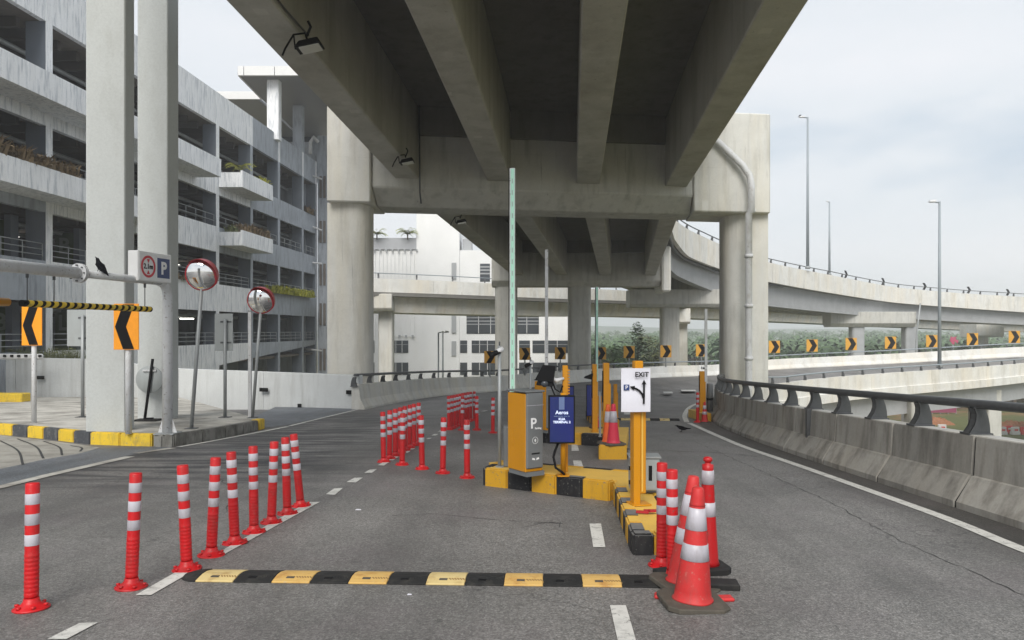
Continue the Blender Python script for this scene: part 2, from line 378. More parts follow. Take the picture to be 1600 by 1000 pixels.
M['band'] = painted('reflective_band', (0.55, 0.53, 0.58), .35, (0.30, 0.25, 0.25), .75, 12, vary=.3)
M['rubber'] = painted('black_rubber', (0.014, 0.014, 0.014), .8, (0.07, 0.065, 0.055), .5, 10)
M['rubber_brown'] = painted('dusty_rubber', (0.085, 0.075, 0.06), .85, (0.16, 0.14, 0.11), .5, 10)
M['hump_yellow'] = painted('hump_yellow', (0.68, 0.53, 0.24), .75, (0.36, 0.22, 0.08), .9, 9, chips=(0.5, 0.42, 0.27), zs=1)
M['orange'] = painted('machine_orange', (0.60, 0.255, 0.006), .4, (0.42, 0.2, 0.02), .4, 5)
M['mach_grey'] = painted('machine_grey', (0.17, 0.18, 0.185), .45, (0.1, 0.1, 0.1), .4, 5)
M['steel_dark'] = painted('dark_rail_steel', (0.11, 0.115, 0.12), .5, (0.05, 0.05, 0.05), .5, 7, metal=.3)
M['steel'] = painted('galvanised_steel', (0.36, 0.38, 0.385), .5, (0.2, 0.19, 0.17), .4, 7, metal=.3)
M['rail_far'] = painted('grey_rail_paint', (0.30, 0.34, 0.37), .5, (0.2, 0.2, 0.2), .3, 5)
M['pole_white'] = painted('white_post_paint', (0.66, 0.67, 0.68), .5, (0.3, 0.27, 0.22), .5, 6, chips=(0.25, 0.22, 0.2))
M['sign_grey'] = painted('sign_back_aluminium', (0.36, 0.385, 0.385), .5, (0.25, 0.25, 0.24), .4, 5)
M['sign_orange'] = plain('sign_orange_sheet', (0.90, 0.33, 0.008), .4)
M['sign_yellow'] = plain('sign_yellow_sheet', (0.62, 0.31, 0.03), .45)
M['sign_black'] = plain('sign_black_film', (0.010, 0.010, 0.011), .9)
M['sign_white'] = plain('sign_white', (0.78, 0.78, 0.78), .4)
M['paper'] = plain('laminated_paper', (0.66, 0.66, 0.72), .3)
M['sign_red'] = plain('sign_red', (0.55, 0.012, 0.03), .4)
M['sign_blue'] = plain('sign_blue', (0.02, 0.045, 0.16), .4)
M['rim_red'] = painted('mirror_rim_red', (0.42, 0.02, 0.03), .4, (0.2, 0.03, 0.03), .4, 8)
M['dark'] = plain('black_plastic', (0.010, 0.010, 0.011), .7)
M['drain'] = plain('drain_hole_dark', (0.012, 0.012, 0.012), .9)
M['feather'] = plain('black_feathers', (0.007, 0.007, 0.009), .95)
M['lens'] = plain('lamp_glass', (0.55, 0.55, 0.52), .2)
M['barrier_red'] = plain('water_barrier_red', (0.72, 0.04, 0.035), .5)
M['barrier_white'] = plain('water_barrier_white', (0.78, 0.76, 0.74), .5)
M['soil'] = plain('red_soil', (0.34, 0.15, 0.075), .95)
M['hoarding'] = plain('purple_hoarding', (0.24, 0.035, 0.09), .7)
M['green_wall'] = plain('green_interior_wall', (0.05, 0.085, 0.03), .7)
M['letter_grey'] = plain('letter_grey', (0.20, 0.24, 0.19), .7)
M['tube_light'] = plain('lit_tube_lamp', (1, .97, .88), .5, 0, 3.0)
m_, nt_, b_ = new_mat('led_green', .4); b_.inputs['Base Color'].default_value = (.36, .62, .50, 1); b_.inputs['Emission Color'].default_value = (.3, .7, .52, 1); b_.inputs['Emission Strength'].default_value = .03; M['led'] = m_
m_, nt_, b_ = new_mat('mirror', .03, None, 1.0); b_.inputs['Base Color'].default_value = (.82, .82, .82, 1); M['mirror'] = m_
def screen_mat():
    m, nt, b = new_mat('blue_screen', .25); p = pos_node(nt, (1, 1, 1))
    c = mixc(nt, (0.008, 0.02, 0.075), (0.012, 0.016, 0.13), noise(nt, p, 3.5, 2)); nt.links.new(c, b.inputs['Base Color'])
    nt.links.new(c, b.inputs['Emission Color']); b.inputs['Emission Strength'].default_value = .14
    return m
M['screen'] = screen_mat()
M['screen_text'] = plain('screen_text', (0.5, 0.56, 0.72), .4, 0, .35)
M['screen_pale'] = plain('screen_pale_band', (0.07, 0.10, 0.19), .4, 0, .3)
def leafmat(name, a, b_, tr=.25):
    m, nt, b = new_mat(name, .6, .3)
    oi = nt.nodes.new('ShaderNodeNewGeometry'); c = mixc(nt, a, b_, noise(nt, pos_node(nt, (1, 1, 1)), 1.7, 4, .7))
    c = mixc(nt, c, tuple(min(1, x * 1.7) for x in b_), ramp(nt, oi.outputs['Random Per Island'], [(0.3, g3(0)), (1, g3(.6))]))
    nt.links.new(c, b.inputs['Base Color'])
    try: b.inputs['Subsurface Weight'].default_value = 0
    except Exception: pass
    return m
M['leaf'] = leafmat('tree_leaves', (0.03, 0.062, 0.02), (0.065, 0.11, 0.035))
M['leaf_palm'] = leafmat('hazed_palm_fronds', (0.05, 0.085, 0.045), (0.10, 0.145, 0.075))  # pale bluish olive puts some of the distance haze into the fronds
M['leaf_bright'] = leafmat('bright_palm_leaves', (0.14, 0.19, 0.02), (0.30, 0.32, 0.04))
M['leaf_dry'] = leafmat('dry_brown_stems', (0.12, 0.085, 0.05), (0.22, 0.16, 0.09))
M['leaf_yellow'] = leafmat('yellow_green_leaves', (0.20, 0.24, 0.03), (0.42, 0.40, 0.05))
M['leaf_olive'] = leafmat('olive_leaves', (0.06, 0.08, 0.03), (0.14, 0.15, 0.06))
M['bark'] = plain('bark', (0.10, 0.08, 0.06), .9)
def grass_mat():
    m, nt, b = new_mat('rough_grass', .95); p = pos_node(nt, (1, 1, 1))
    c = mixc(nt, (0.07, 0.095, 0.025), (0.17, 0.17, 0.055), noise(nt, p, .25, 6, .65))
    c = mixc(nt, c, (0.33, 0.17, 0.09), ramp(nt, noise(nt, p, .07, 5, .65), [(0.52, g3(0)), (0.62, g3(.8))]))
    nt.links.new(c, b.inputs['Base Color']); return m
M['grass'] = grass_mat()
M['hill'] = plain('far_forest_hill', (0.04, 0.07, 0.03), .95)
# ================================================================== THE SETTING
# low ground around the ramps
g = MB(); g.add([(-2600, -300, -10.2), (3300, -300, -10.2), (3300, 2600, -10.2), (-2600, 2600, -10.2)], [(0, 1, 2, 3)])
g.build('ground', M['grass'], kind='structure')

# ---- inner (right) edge of the road, from behind the camera, round the bend and out to the right
inner_raw = [(4.62, -14), (4.6, -3), (4.6, 6.8), (4.63, 12.3), (4.78, 16), (5.17, 19.45), (6.1, 23.4), (7.28, 27.6), (9.7, 33.2), (13.5, 38.6), (18, 42.6), (23.1, 46), (30, 50.2), (37, 55), (52, 66), (75, 82)]
def z_inner(y):
    if y < 27.6: return gz(y)
    ks = [(27.6, gz(27.6)), (33.2, -1.6), (38.6, -1.95), (46, -1.8), (55, -1.63), (66, -1.2), (82, -.6)]
    for (a, za), (b, zb) in zip(ks, ks[1:]):
        if y <= b: return za + (zb - za) * (y - a) / (b - a)
    return ks[-1][1]
inner = [Vector((p.x, p.y, z_inner(p.y))) for p in catmull([(x, y, 0) for x, y in inner_raw], .55)]
outer_k = [(-4.8, 24.6, gz(24.6)), (-4.15, 30.5, gz(30.5)), (-3.0, 36, gz(36)), (-.2, 42, gz(42)), (2.4, 47, -1.92), (5.9, 52, -2.0), (12.1, 57, -2.03), (16.8, 60, -2.05), (21.5, 62, -1.74), (32.5, 64, -1.32), (42.5, 62.6, -.75), (52, 71.5, -.4), (72, 92, .3)]
outer_k[-3:] = [(42.8, 63.2, -.72), (56, 63.5, -.3), (85, 66, .4)]
outer = catmull(outer_k, .6)

# road: straight part as one sloping sheet, then a loft round the bend
rd = MB()
ys = [-14 + i * (24.6 + 14) / 40 for i in range(41)]
def inner_x(y):
    best = min(inner, key=lambda p: abs(p.y - y)); return best.x
rows = []
for y in ys: rows.append([Vector((x, y, gz(y))) for x in (-46, -4.8, inner_x(y) + .12)])
vs = [v for r in rows for v in r]; fs = []
for i in range(len(rows) - 1):
    for k in range(2): fs.append((i * 3 + k, i * 3 + k + 1, (i + 1) * 3 + k + 1, (i + 1) * 3 + k))
rd.add(vs, fs)
ii = [p for p in inner if p.y >= 24.6]
A_ = resample(ii, 1.2); B_ = resample(outer, (sum((b - a).length for a, b in zip(outer, outer[1:]))) / (len(A_) - 1))
n_ = min(len(A_), len(B_)); A_ = resample(ii, sum((b - a).length for a, b in zip(ii, ii[1:])) / (n_ - 1)); B_ = B_[:n_]; A_ = A_[:n_]
A_[0] = Vector((inner_x(24.6) + .12, 24.6, gz(24.6))); B_[0] = Vector((-4.8, 24.6, gz(24.6)))
vs = []; fs = []; K = 10
for a, b in zip(A_, B_):
    for k in range(K + 1): vs.append(b.lerp(a, k / K))
for i in range(n_ - 1):
    for k in range(K): fs.append((i * (K + 1) + k, i * (K + 1) + k + 1, (i + 1) * (K + 1) + k + 1, (i + 1) * (K + 1) + k))
rd.add(vs, fs)
road = rd.build('road', M['asphalt'], kind='structure')

def flat_strip(name, mat, poly, up=0.004, parent=None):
    """poly: ground points (x,y) ccw"""
    b = MB(); b.add([(x, y, gz(y) + up) for x, y in poly], [tuple(range(len(poly)))])
    return b.build(name, mat, parent or road, world=True)
def pxpoly(pts, h=0.0): return [tuple(at(x, y, h)[:2]) for x, y in pts]
def line_strip(name, pts, w, up=0.004, mat=None):
    """painted line along ground points (x,y)"""
    pts = [Vector((p[0], p[1], 0)) for p in pts]; b = MB(); vs = []
    for i, p in enumerate(pts):
        t = (pts[min(i + 1, len(pts) - 1)] - pts[max(0, i - 1)]).normalized(); r_ = Vector((t.y, -t.x, 0)) * w / 2
        for q in (p - r_, p + r_): vs.append((q.x, q.y, gz(q.y) + up))
    b.add(vs, [(2 * i, 2 * i + 1, 2 * i + 3, 2 * i + 2) for i in range(len(pts) - 1)])
    return b.build(name, mat or M['line'], road, world=True)

# blue-grey strip beside the plaza, concrete apron of the side road, painted lines
flat_strip('side_strip', M['asphalt_blue'], pxpoly([(-260, 800), (0, 762), (76, 742), (206, 711), (270, 699), (238, 696), (150, 702), (124, 709), (70, 718), (0, 733), (-260, 790)][::1]), .004)
ap = pxpoly([(-330, 800), (0, 733), (70, 718), (124, 709), (156, 700), (120, 694), (0, 680), (-200, 664), (-500, 664), (-500, 800)])
flat_strip('concrete_apron', M['apron'], ap, .004)
for a, b in (((0, 689), (36, 727)), ((-60, 690), (-20, 733)), ((27, 686), (68, 717)), ((68, 690), (97, 712)), ((110, 697), (125, 706))):
    p0, p1 = at(*a), at(*b); q = (p0 + p1) / 2 + Vector((.05, .12, 0))
    line_strip('apron_joint', catmull([(p0.x, p0.y, 0), (q.x, q.y, 0), (p1.x, p1.y, 0)], .2), .035, .009, M['joint'])
line_strip('apron_edge_line', [at(-120, 684)[:2], at(0, 682)[:2], at(60, 688)[:2], at(154, 701)[:2]], .05, .009, M['plaza'])
line_strip('kerb_line', [at(-260, 820)[:2], at(0, 762)[:2], at(76, 743)[:2], at(203, 714)[:2]], .17, .009, M['plaza'])
line_strip('kerb_line', [at(212, 709)[:2], at(270, 700.5)[:2]], .16, .009, M['plaza'])
line_strip('edge_line', [at(279, 699)[:2], at(330, 690)[:2], at(450, 667)[:2]], .11, .009)
line_strip('edge_line', [at(453, 666)[:2], at(505, 653)[:2], at(560, 640)[:2]], .10, .009)
flat_strip('faded_patch', M['asphalt_blue'], pxpoly([(416, 668), (450, 664), (560, 640), (565, 637.5), (430, 636), (400, 650)]), .004)
# right edge line and its return round the island
line_strip('edge_line', [tuple(p[:2]) for p in catmull([at(1900, 972), at(1600, 860), at(1480, 811), at(1336, 759), at(1240, 725), at(1164, 699), at(1123, 682), at(1077, 661.5)], .3)], .13, .006)
line_strip('edge_line', [tuple(p[:2]) for p in catmull([at(1073, 660), at(1070, 648), at(1079, 635.5), at(1098, 628), at(1116, 622.5)], .3)], .13, .006)
gp = [p for p in inner if -6 < p.y < 20.6]; b = MB(); vs = []; rg = random.Random(4)
for i, p in enumerate(gp):
    t = (gp[min(i + 1, len(gp) - 1)] - gp[max(0, i - 1)]); t.z = 0; t.normalize(); r_ = Vector((t.y, -t.x, 0))
    for o_ in (-.40 - rg.uniform(0, .07), .05): q = p + r_ * o_; vs.append((q.x, q.y, gz(q.y) + .0025))
b.add(vs, [(2 * i, 2 * i + 1, 2 * i + 3, 2 * i + 2) for i in range(len(gp) - 1)]); b.build('gutter_strip', M['gutter'], road, world=True)
# lane dashes on the right of the hump
for q in ([(953, 947), (978, 947), (996, 1010), (967, 1010)], [(921, 819), (939, 819), (946, 856), (927, 856)], [(895, 720), (908, 720), (912, 733), (898, 733)], [(893, 695), (902, 695), (905, 705), (893, 705)],
          [(1036, 612), (1050, 612), (1052, 614.5), (1037, 614.5)], [(1064, 609), (1086, 609), (1088, 611.5), (1065, 611.5)], [(1054, 601.5), (1076, 601.5), (1077, 604), (1054, 604)], [(975, 644), (985, 644), (986, 648), (975, 648)]):
    flat_strip('lane_dash', M['line'], pxpoly(q[::-1]), .006)
# slanting line of the left lane under the bollards
for q in ([(74, 1000), (124, 975), (153, 974), (104, 1000)], [(212, 931), (273, 896), (297, 896), (236, 931)], [(338, 866), (482, 785), (500, 785), (352, 866)],
          [(509, 773), (522, 764), (536, 763), (523, 774)], [(541, 754), (554, 747), (567, 747), (556, 754.5)], [(569, 739.5), (578, 734), (589, 733.6), (581, 739.5)],
          [(590, 727.5), (599, 722.5), (608, 722.5), (600, 728)], [(606, 719.5), (614, 714), (623, 714), (614, 720)], [(631, 708), (636, 705), (642, 705), (637, 708)], [(639, 703), (643, 701), (649, 701), (645, 703)],
          [(666, 686.5), (669, 684.5), (675, 684.5), (671, 686.5)], [(674, 681), (678, 678.5), (685, 678.5), (681, 681)], [(684, 675), (687, 673), (693, 673), (689, 675)], [(740, 649), (745, 647.5), (750, 647.5), (746, 649)], [(751, 643), (757, 641.5), (763, 641.5), (757, 643)]):
    flat_strip('lane_dash', M['line'], pxpoly([q[0], q[3], q[2], q[1]]), .006)

def crack(name, pts, w, seed):
    rg = random.Random(seed); p = catmull([at(*q) for q in pts], .12); b = MB(); vs = []
    for i, c in enumerate(p):
        t = (p[min(i + 1, len(p) - 1)] - p[max(0, i - 1)]).normalized(); r_ = Vector((t.y, -t.x, 0)); c = c + r_ * rg.uniform(-.02, .02); ww = w * rg.uniform(.2, 1.0)
        for q in (c - r_ * ww, c + r_ * ww): vs.append((q.x, q.y, gz(q.y) + .0035))
    b.add(vs, [(2 * i, 2 * i + 1, 2 * i + 3, 2 * i + 2) for i in range(len(p) - 1)]); b.build(name, M['joint'], road, world=True)
crack('road_joint', [(1085, 690), (1180, 732), (1290, 782), (1400, 842), (1520, 895), (1700, 975)], .006, 1)
crack('road_crack', [(985, 703), (1040, 704.5), (1110, 707), (1182, 713)], .018, 2)
crack('road_crack', [(612, 806), (690, 804), (770, 812), (880, 818)], .008, 3)
crack('road_crack', [(820, 824), (850, 818), (876, 815), (872, 824)], .008, 4)
crack('road_crack', [(340, 745), (365, 770), (352, 800)], .009, 5)
# ---- raised plaza on the left with its kerb
K_TOP = .23
kp = [(-900, 640), (-300, 640)]
kerb_top = [at(x, y) for x, y in ((-260, 664), (0, 679), (70, 686), (140, 694.5), (236, 698), (262, 699.5), (272, 698.5), (330, 688.5), (372, 680), (412, 670.5))]
pz = MB()
poly = [(p.x, p.y) for p in kerb_top] + [(-5.6, 19.4), (-6.6, 24.9), (-12.2, 28.2), (-16, 28.9), (-30, 29.5), (-46, 29.5), (-46, kerb_top[0].y)]
inset = [(p.x - .05, p.y + .12) for p in kerb_top[:6]] + [(p.x - .14, p.y + .02) for p in kerb_top[6:]]
poly = inset + [(-6.3, 18.2), (-12.3, 28.1), (-16, 28.8), (-30, 29.4), (-46, 29.4), (-46, inset[0][1])]
pz.prism(poly, lambda x, y: gz(y) - .3, lambda x, y: gz(y) + K_TOP - .006)
plaza = pz.build('plaza_pavement', M['plaza'], kind='structure')
def kerb_run(parent, pts, mats, names, length, w, h, z_lift=0.0, bev=.02, inward=-1):
    """separate kerb blocks along pts"""
    pts = resample([Vector(p) for p in pts], length); out = []
    for i in range(len(pts) - 1):
        a, b = pts[i], pts[i + 1]; t = (b - a); t.z = 0; t.normalize(); r_ = Vector((t.y, -t.x, 0)) * inward * -1
        a2 = a + t * .004; b2 = b - t * .004
        c = [a2, b2, b2 - r_ * w, a2 - r_ * w]
        m = MB(); m.hexa([Vector((v.x, v.y, gz(v.y) - .05)) for v in c] + [Vector((v.x, v.y, gz(v.y) + h + z_lift)) for v in c])
        k = i % len(mats); out.append(m.build(names[k % len(names)], mats[k], parent, world=True, bevel=bev, seg=2))
    return out
kb = thing('painted_kerb', 'worn black and yellow kerb along the left plaza beside the side road', 'kerb', tuple(at(120, 692)))
kerb_run(kb, kerb_top[:4], [M['old_yellow'], M['old_black']], ['kerb_block'], .62, .16, K_TOP)
kerb_run(kb, [at(140, 694.5), at(187, 696.3), at(236, 698)], [M['old_yellow']], ['kerb_block'], .55, .16, K_TOP)
kg = thing('kerb', 'bare grey concrete kerb at the plaza corner running to a yellow end', 'kerb', tuple(at(270, 699)))
kerb_run(kg, [at(238, 698.2), at(262, 699.5), at(272, 698.5)] , [M['kerb']], ['kerb_block'], .25, .16, K_TOP, -.004, .03)
kerb_run(kg, [at(273, 698.2), at(330, 688.5), at(372, 680), at(404, 672.5)], [M['kerb']], ['kerb_block'], .8, .16, K_TOP, 0, .02)
kerb_run(kg, [at(405, 672.2), at(414, 669.5)], [M['old_yellow']], ['kerb_block'], .5, .2, K_TOP, .002, .02)
# short yellow kerb further back on the plaza
yk = thing('yellow_kerb', 'short yellow painted kerb piece lying in front of the pale wall at far left', 'kerb', (-17.5, 24.9, gz(24.9) + .23))
m = MB()
for i in range(4):
    x0 = -21.5 + i * 1.32; m = MB(); m.box(x0, x0 + 1.3, 25.0, 25.5, gz(25) + .2, gz(25) + .50); m.build('kerb_block', M['old_yellow'], yk, world=True, bevel=.03)

# ---- pale boundary wall behind the plaza
def wall_thing(name, label, segs, mat, thick=.22):
    a0 = segs[0]; t = thing(name, label, 'wall', (a0[0], a0[1], a0[2])); n = 0
    for (x0, y0, zb0, zt0), (x1, y1, zb1, zt1) in zip(segs, segs[1:]):
        d = Vector((x1 - x0, y1 - y0, 0)); L_ = d.length; d.normalize(); k = max(1, int(round(L_ / 4.2))); nrm = Vector((-d.y, d.x, 0)) * thick
        for i in range(k):
            f0, f1 = i / k, (i + 1) / k; a = Vector((x0, y0, 0)).lerp(Vector((x1, y1, 0)), f0) + d * .006; b = Vector((x0, y0, 0)).lerp(Vector((x1, y1, 0)), f1) - d * .006
            za, zb = zb0 + (zb1 - zb0) * f0, zb0 + (zb1 - zb0) * f1; ta, tb = zt0 + (zt1 - zt0) * f0, zt0 + (zt1 - zt0) * f1
            m = MB(); m.hexa([(a.x, a.y, za - .5), (b.x, b.y, zb - .5), (b.x + nrm.x, b.y + nrm.y, zb - .5), (a.x + nrm.x, a.y + nrm.y, za - .5),
                              (a.x, a.y, ta), (b.x, b.y, tb), (b.x + nrm.x, b.y + nrm.y, tb), (a.x + nrm.x, a.y + nrm.y, ta)])
            m.build('wall_panel', mat, t, world=True, bevel=.01)
    return t
wl = wall_thing('boundary_wall', 'pale stained concrete wall behind the plaza below the car park', [(-46, 29.6, -1.1, .5), (-19.2, 29.2, -1.1, .44), (-16.2, 28.9, -1.1, .4), (-12.4, 28.1, -1.2, .07), (-5.05, 24.95, -1.15, .01)], M['wall_pale'])
for px, py, y in ((412, 609, 26.35), (548, 613, 25.0), (62, 590, 28.95), (468, 634, 25.7)):
    p = P(px, py, y); m = MB(); w_ = .34 if py < 630 else .14; m.rbox(p, (w_, .04, .13), R(-21 if px > 300 else 0)); m.build('drain_hole', M['drain'], wl, world=True)
m = MB(); m.box(-24, PX(64, 27.8), 27.8, 28.0, PZ(562, 27.8), PZ(553, 27.8)); gr_ = m.build('guard_beam', M['white_panel'], wl, world=True, bevel=.05)
for i in range(6):
    m = MB(); x = PX(8 + i * 11, 27.8); z = PZ(556, 27.8); m.box(x - .05, x + .05, 27.75, 27.798, z - .04, z + .04); m.build('guard_beam_hole', M['drain'], wl, world=True)

# ---- jersey barriers with steel rail
def swoosh(fl=1):
    """curved bracket plate; local: x along rail, y outward, z up"""
    pr = []
    for i in range(9): t = i / 8; pr.append((-.015 - .07 * math.sin(t * math.pi) * (1 - .2 * t) * -1 - .10 * (1 - t), .30 * t))
    out = [(-.11, 0), (-.085, .035), (-.05, .09), (-.03, .15), (-.028, .21), (-.045, .265), (-.045, .30), (.045, .30), (.075, .25), (.10, .18), (.115, .10), (.12, .03), (.12, 0)]
    m = MB(); m.prism_t(out, .012, lambda u, v, w: Vector((-.055 + w, u, v))); m.prism_t(out, .012, lambda u, v, w: Vector((.043 + w, u, v)))
    for i in range(1, 6):
        (u0, v0), (u1, v1) = out[i - 1], out[i]; m.hexa([(-.06, u0, v0), (.06, u0, v0), (.06, u0 + .012, v0), (-.06, u0 + .012, v0), (-.06, u1, v1), (.06, u1, v1), (.06, u1 + .012, v1), (-.06, u1 + .012, v1)])
    m.box(-.09, .09, -.12, .13, -.008, .012)
    return m
sw_mesh = None
def get_swoosh(mat):
    global sw_mesh
    if sw_mesh is None:
        o = swoosh().build('rail_post', mat); sw_mesh = o.data; bpy.data.objects.remove(o)
    return sw_mesh
def small_post(mat):
    m = MB(); m.prism_t([(-.05, 0), (-.02, .12), (-.04, .3), (.04, .3), (.1, .12), (.1, 0)], .09, lambda u, v, w: Vector((-.045 + w, u, v)))
    o = m.build('rail_post', mat); d = o.data; bpy.data.objects.remove(o); return d
JERSEY = [(0, -.25), (0, .07), (.14, .30), (.155, .33), (.185, .34), (.21, .74), (.225, .75), (.43, .75), (.44, .74), (.44, -.62)]
def barrier(t, path, prof, mat, panel, side=1, rail_mat=None, post=None, post_every=1.1, rail_r=.048, rail_h=1.07, rail_off=.33, gap=.012, min_y=-99, top=None):
    L_ = [p for p in path]; d = sum((b - a).length for a, b in zip(L_, L_[1:])); n = max(1, int(round(d / panel))); fine = resample(L_, .28 if panel < 4 else .7)
    per = max(1, int(round(len(fine) / n))); i = 0; pr = [(o * side, h) for o, h in prof]
    while i < len(fine) - 1:
        seg = [p.copy() for p in fine[i:i + per + 1]]
        if len(seg) > 1:
            seg[-1] = seg[-1] + (seg[-2] - seg[-1]).normalized() * gap
            m = MB(); m.sweep(seg, pr); 
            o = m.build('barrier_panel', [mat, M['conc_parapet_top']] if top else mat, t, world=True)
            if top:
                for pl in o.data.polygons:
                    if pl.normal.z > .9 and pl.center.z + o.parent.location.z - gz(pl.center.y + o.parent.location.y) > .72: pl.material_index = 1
        i += per
    if top:
        core = [(.02 * side, -.2), (.02 * side, .062), (.165 * side, .285), (.21 * side, .32), (.235 * side, .73), (.42 * side, .73), (.42 * side, -.5)]
        m = MB(); m.sweep(fine, core); m.build('joint_shadow_core', M['drain'], t, world=True)  # dark core added inside so the open panel joints look shadowed
    if rail_mat:
        m = MB(); rp = []
        for k in range(len(fine)):
            h_ = heading(fine, k); r_ = Vector((math.sin(h_), -math.cos(h_), 0)) * rail_off * side; rp.append(fine[k] + r_ + Vector((0, 0, rail_h)))
        m.tube(rp, rail_r, 10); m.build('rail', rail_mat, t, world=True)
        pp = resample(fine, post_every); base = world_loc(t)
        for k in range(len(pp) - 1):
            if pp[k].y < min_y: continue
            h_ = heading(pp, k); r_ = Vector((math.sin(h_), -math.cos(h_), 0)) * rail_off * side
            link('rail_post', post, t, loc=pp[k] + r_ + Vector((0, 0, .757)) - base, rot=(0, 0, h_ if side < 0 else h_ + math.pi))
post_d = get_swoosh(M['steel_dark'])
near_path = [p for p in inner if p.y < 38]
pb = thing('jersey_barrier', 'weathered concrete barrier with dark tubular rail along the right edge of the road', 'barrier', (4.6, 6.8, gz(6.8)))
barrier(pb, [p for p in inner if p.y < 31], JERSEY, M['conc_parapet'], 1.75, 1, M['steel_dark'], post_d, 1.1, .05, min_y=2.5, gap=.055, top=True)
# dark vertical joint pipe on that barrier
q = at(1243, 711); m = MB(); m.box(q.x + .12, q.x + .2, 12.2, 12.27, gz(12.2) + .3, gz(12.2) + .76); m.build('joint_cover', M['steel_dark'], pb, world=True)
# same road further out: seen from outside, with its slab edge and girders
post_s = small_post(M['steel_dark'])
out_path = [p for p in inner if p.y >= 30.6]
rb = thing('ramp_barrier', 'cream stained outer face of the lower ramp with low dark rail behind the pier', 'barrier', tuple(out_path[0]))
OUTP = [(0, -.2), (0, .07), (.16, .3), (.2, .75), (.42, .75), (.43, -.10), (.52, -.12), (.52, -.62), (0.0, -.62)]
barrier(rb, resample(out_path, .8), OUTP, M['conc_ramp'], 6, 1, M['rail_far'], post_s, 2.0, .045, 1.05, .31)
lr = thing('lower_ramp_girders', 'grey concrete girders carrying the lower ramp over the grass', 'bridge', tuple(out_path[6]))
m = MB(); m.sweep(resample([p for p in inner if p.y > 33], 1.5), [(-1.0, -.5), (-1.0, -1.75), (-.45, -1.9), (-.1, -1.9), (-.1, -.55)]); m.build('girder', M['conc_ramp_g'], lr, world=True)
m = MB(); m.sweep(resample([p for p in inner if p.y > 33], 1.5), [(-9.0, -.5), (-9.0, -1.75), (-8.3, -1.9), (-7.8, -1.9), (-7.8, -.55)]); m.build('girder', M['conc_ramp_g'], lr, world=True)
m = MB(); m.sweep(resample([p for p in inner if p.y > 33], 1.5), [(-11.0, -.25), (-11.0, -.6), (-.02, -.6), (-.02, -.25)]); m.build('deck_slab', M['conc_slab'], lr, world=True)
# road deck near us
m = MB(); m.box(-46, 4.9, -14, -13.9, -1.6, -.02)
m = MB(); m.hexa([(-46, -14, -1.1), (4.9, -14, -1.1), (5.3, 24.5, gz(24.5) - 1.5), (-46, 24.5, gz(24.5) - 1.5), (-46, -14, gz(-14) - .02), (4.7, -14, gz(-14) - .02), (4.7, 24.5, gz(24.5) - .02), (-46, 24.5, gz(24.5) - .02)])
m.build('road_deck', M['conc_slab'], kind='structure')
# far (outer) barrier of the bend
fb = thing('jersey_barrier', 'pale concrete barrier with curved rail brackets along the far outside of the bend', 'barrier', (-4.8, 24.6, gz(24.6)))
n1 = [p for p in outer if p.x < 6.2]; n2 = [p for p in outer if p.x >= 5.7]
JF = [(0, -.25), (0, .07), (.14, .33), (.21, .80), (.225, .82), (.43, .82), (.44, .8), (.44, -1.2)]
barrier(fb, n1, JF, M['conc_cream'], 3.2, -1, M['steel_dark'], post_d, 1.75, .05, 1.12, .33)
fb2 = thing('jersey_barrier', 'long white far barrier with blue grey rail in front of the palm plantation', 'barrier', tuple(n2[0]))
barrier(fb2, n2, JF, M['conc_ramp'], 8, -1, M['rail_far'], post_s, 2.2, .045, 1.12, .33)
# ================================================================== OVERHEAD BRIDGE
ZT = lambda zt, y: EYE + zt + gz(y)              # height above the eye in the sloping frame
def B1(w, y, zt): return Vector((w + .079 * y, y, ZT(zt, y)))
def B2(w, y, zt): return Vector((2.13 + w + .146 * (y - 27), y, ZT(zt, y)))
GW = [(-6.2, -5.37), (-3.0, -2.17), (.18, 1.02), (3.43, 4.25)]
skew = lambda w: 27 + .125 * (w + .0)
br = thing('overpass', 'grey concrete road bridge passing overhead with four deep girders per span', 'bridge', tuple(B1(0, 26, 6.5)))
def girder(Bf, w0, w1, y0, y1, zb, zt, nm='girder'):
    c = (w0 + w1) / 2; hw = (w1 - w0) / 2
    pr = [(-hw, zb), (-hw, zb + .32), (-.17 * 1.0 - .1, zb + .62), (-.27, zt - .35), (-.55, zt - .002), (.55, zt - .002), (.27, zt - .35), (.27, zb + .62), (hw, zb + .32), (hw, zb)]
    pr = [(-hw, zb), (-hw + .02, zt - .003), (hw - .02, zt - .003), (hw, zb)]
    n = 8; m = MB(); vs = []
    for i in range(n + 1):
        f = i / n
        for w, z in pr:
            y = y0(w + c) * (1 - f) + y1(w + c) * f; vs.append(Bf(c + w, y, z))
    k = len(pr); fs = [(i * k + a, i * k + (a + 1) % k, (i + 1) * k + (a + 1) % k, (i + 1) * k + a) for i in range(n) for a in range(k)]
    fs += [tuple(reversed(range(k))), tuple(n * k + a for a in range(k))]
    m.add(vs, fs); return m.build(nm, M['conc_girder'], br, world=True, bevel=.03)
def slab(Bf, w0, w1, y0, y1, z0, z1, nm, mat, n=6):
    m = MB(); vs = []
    for i in range(n + 1):
        f = i / n
        for w, z in ((w0, z0), (w1, z0), (w1, z1), (w0, z1)): vs.append(Bf(w, y0(w) * (1 - f) + y1(w) * f, z))
    fs = [(i * 4 + a, i * 4 + (a + 1) % 4, (i + 1) * 4 + (a + 1) % 4, (i + 1) * 4 + a) for i in range(n) for a in range(4)] + [(3, 2, 1, 0), tuple(n * 4 + a for a in range(4))]
    m.add(vs, fs); return m.build(nm, mat, br, world=True)
ya = lambda w: 1.5; yb = lambda w: skew(w) + .25
yc = lambda w: skew(w) + 2.4; yd = lambda w: 54.9
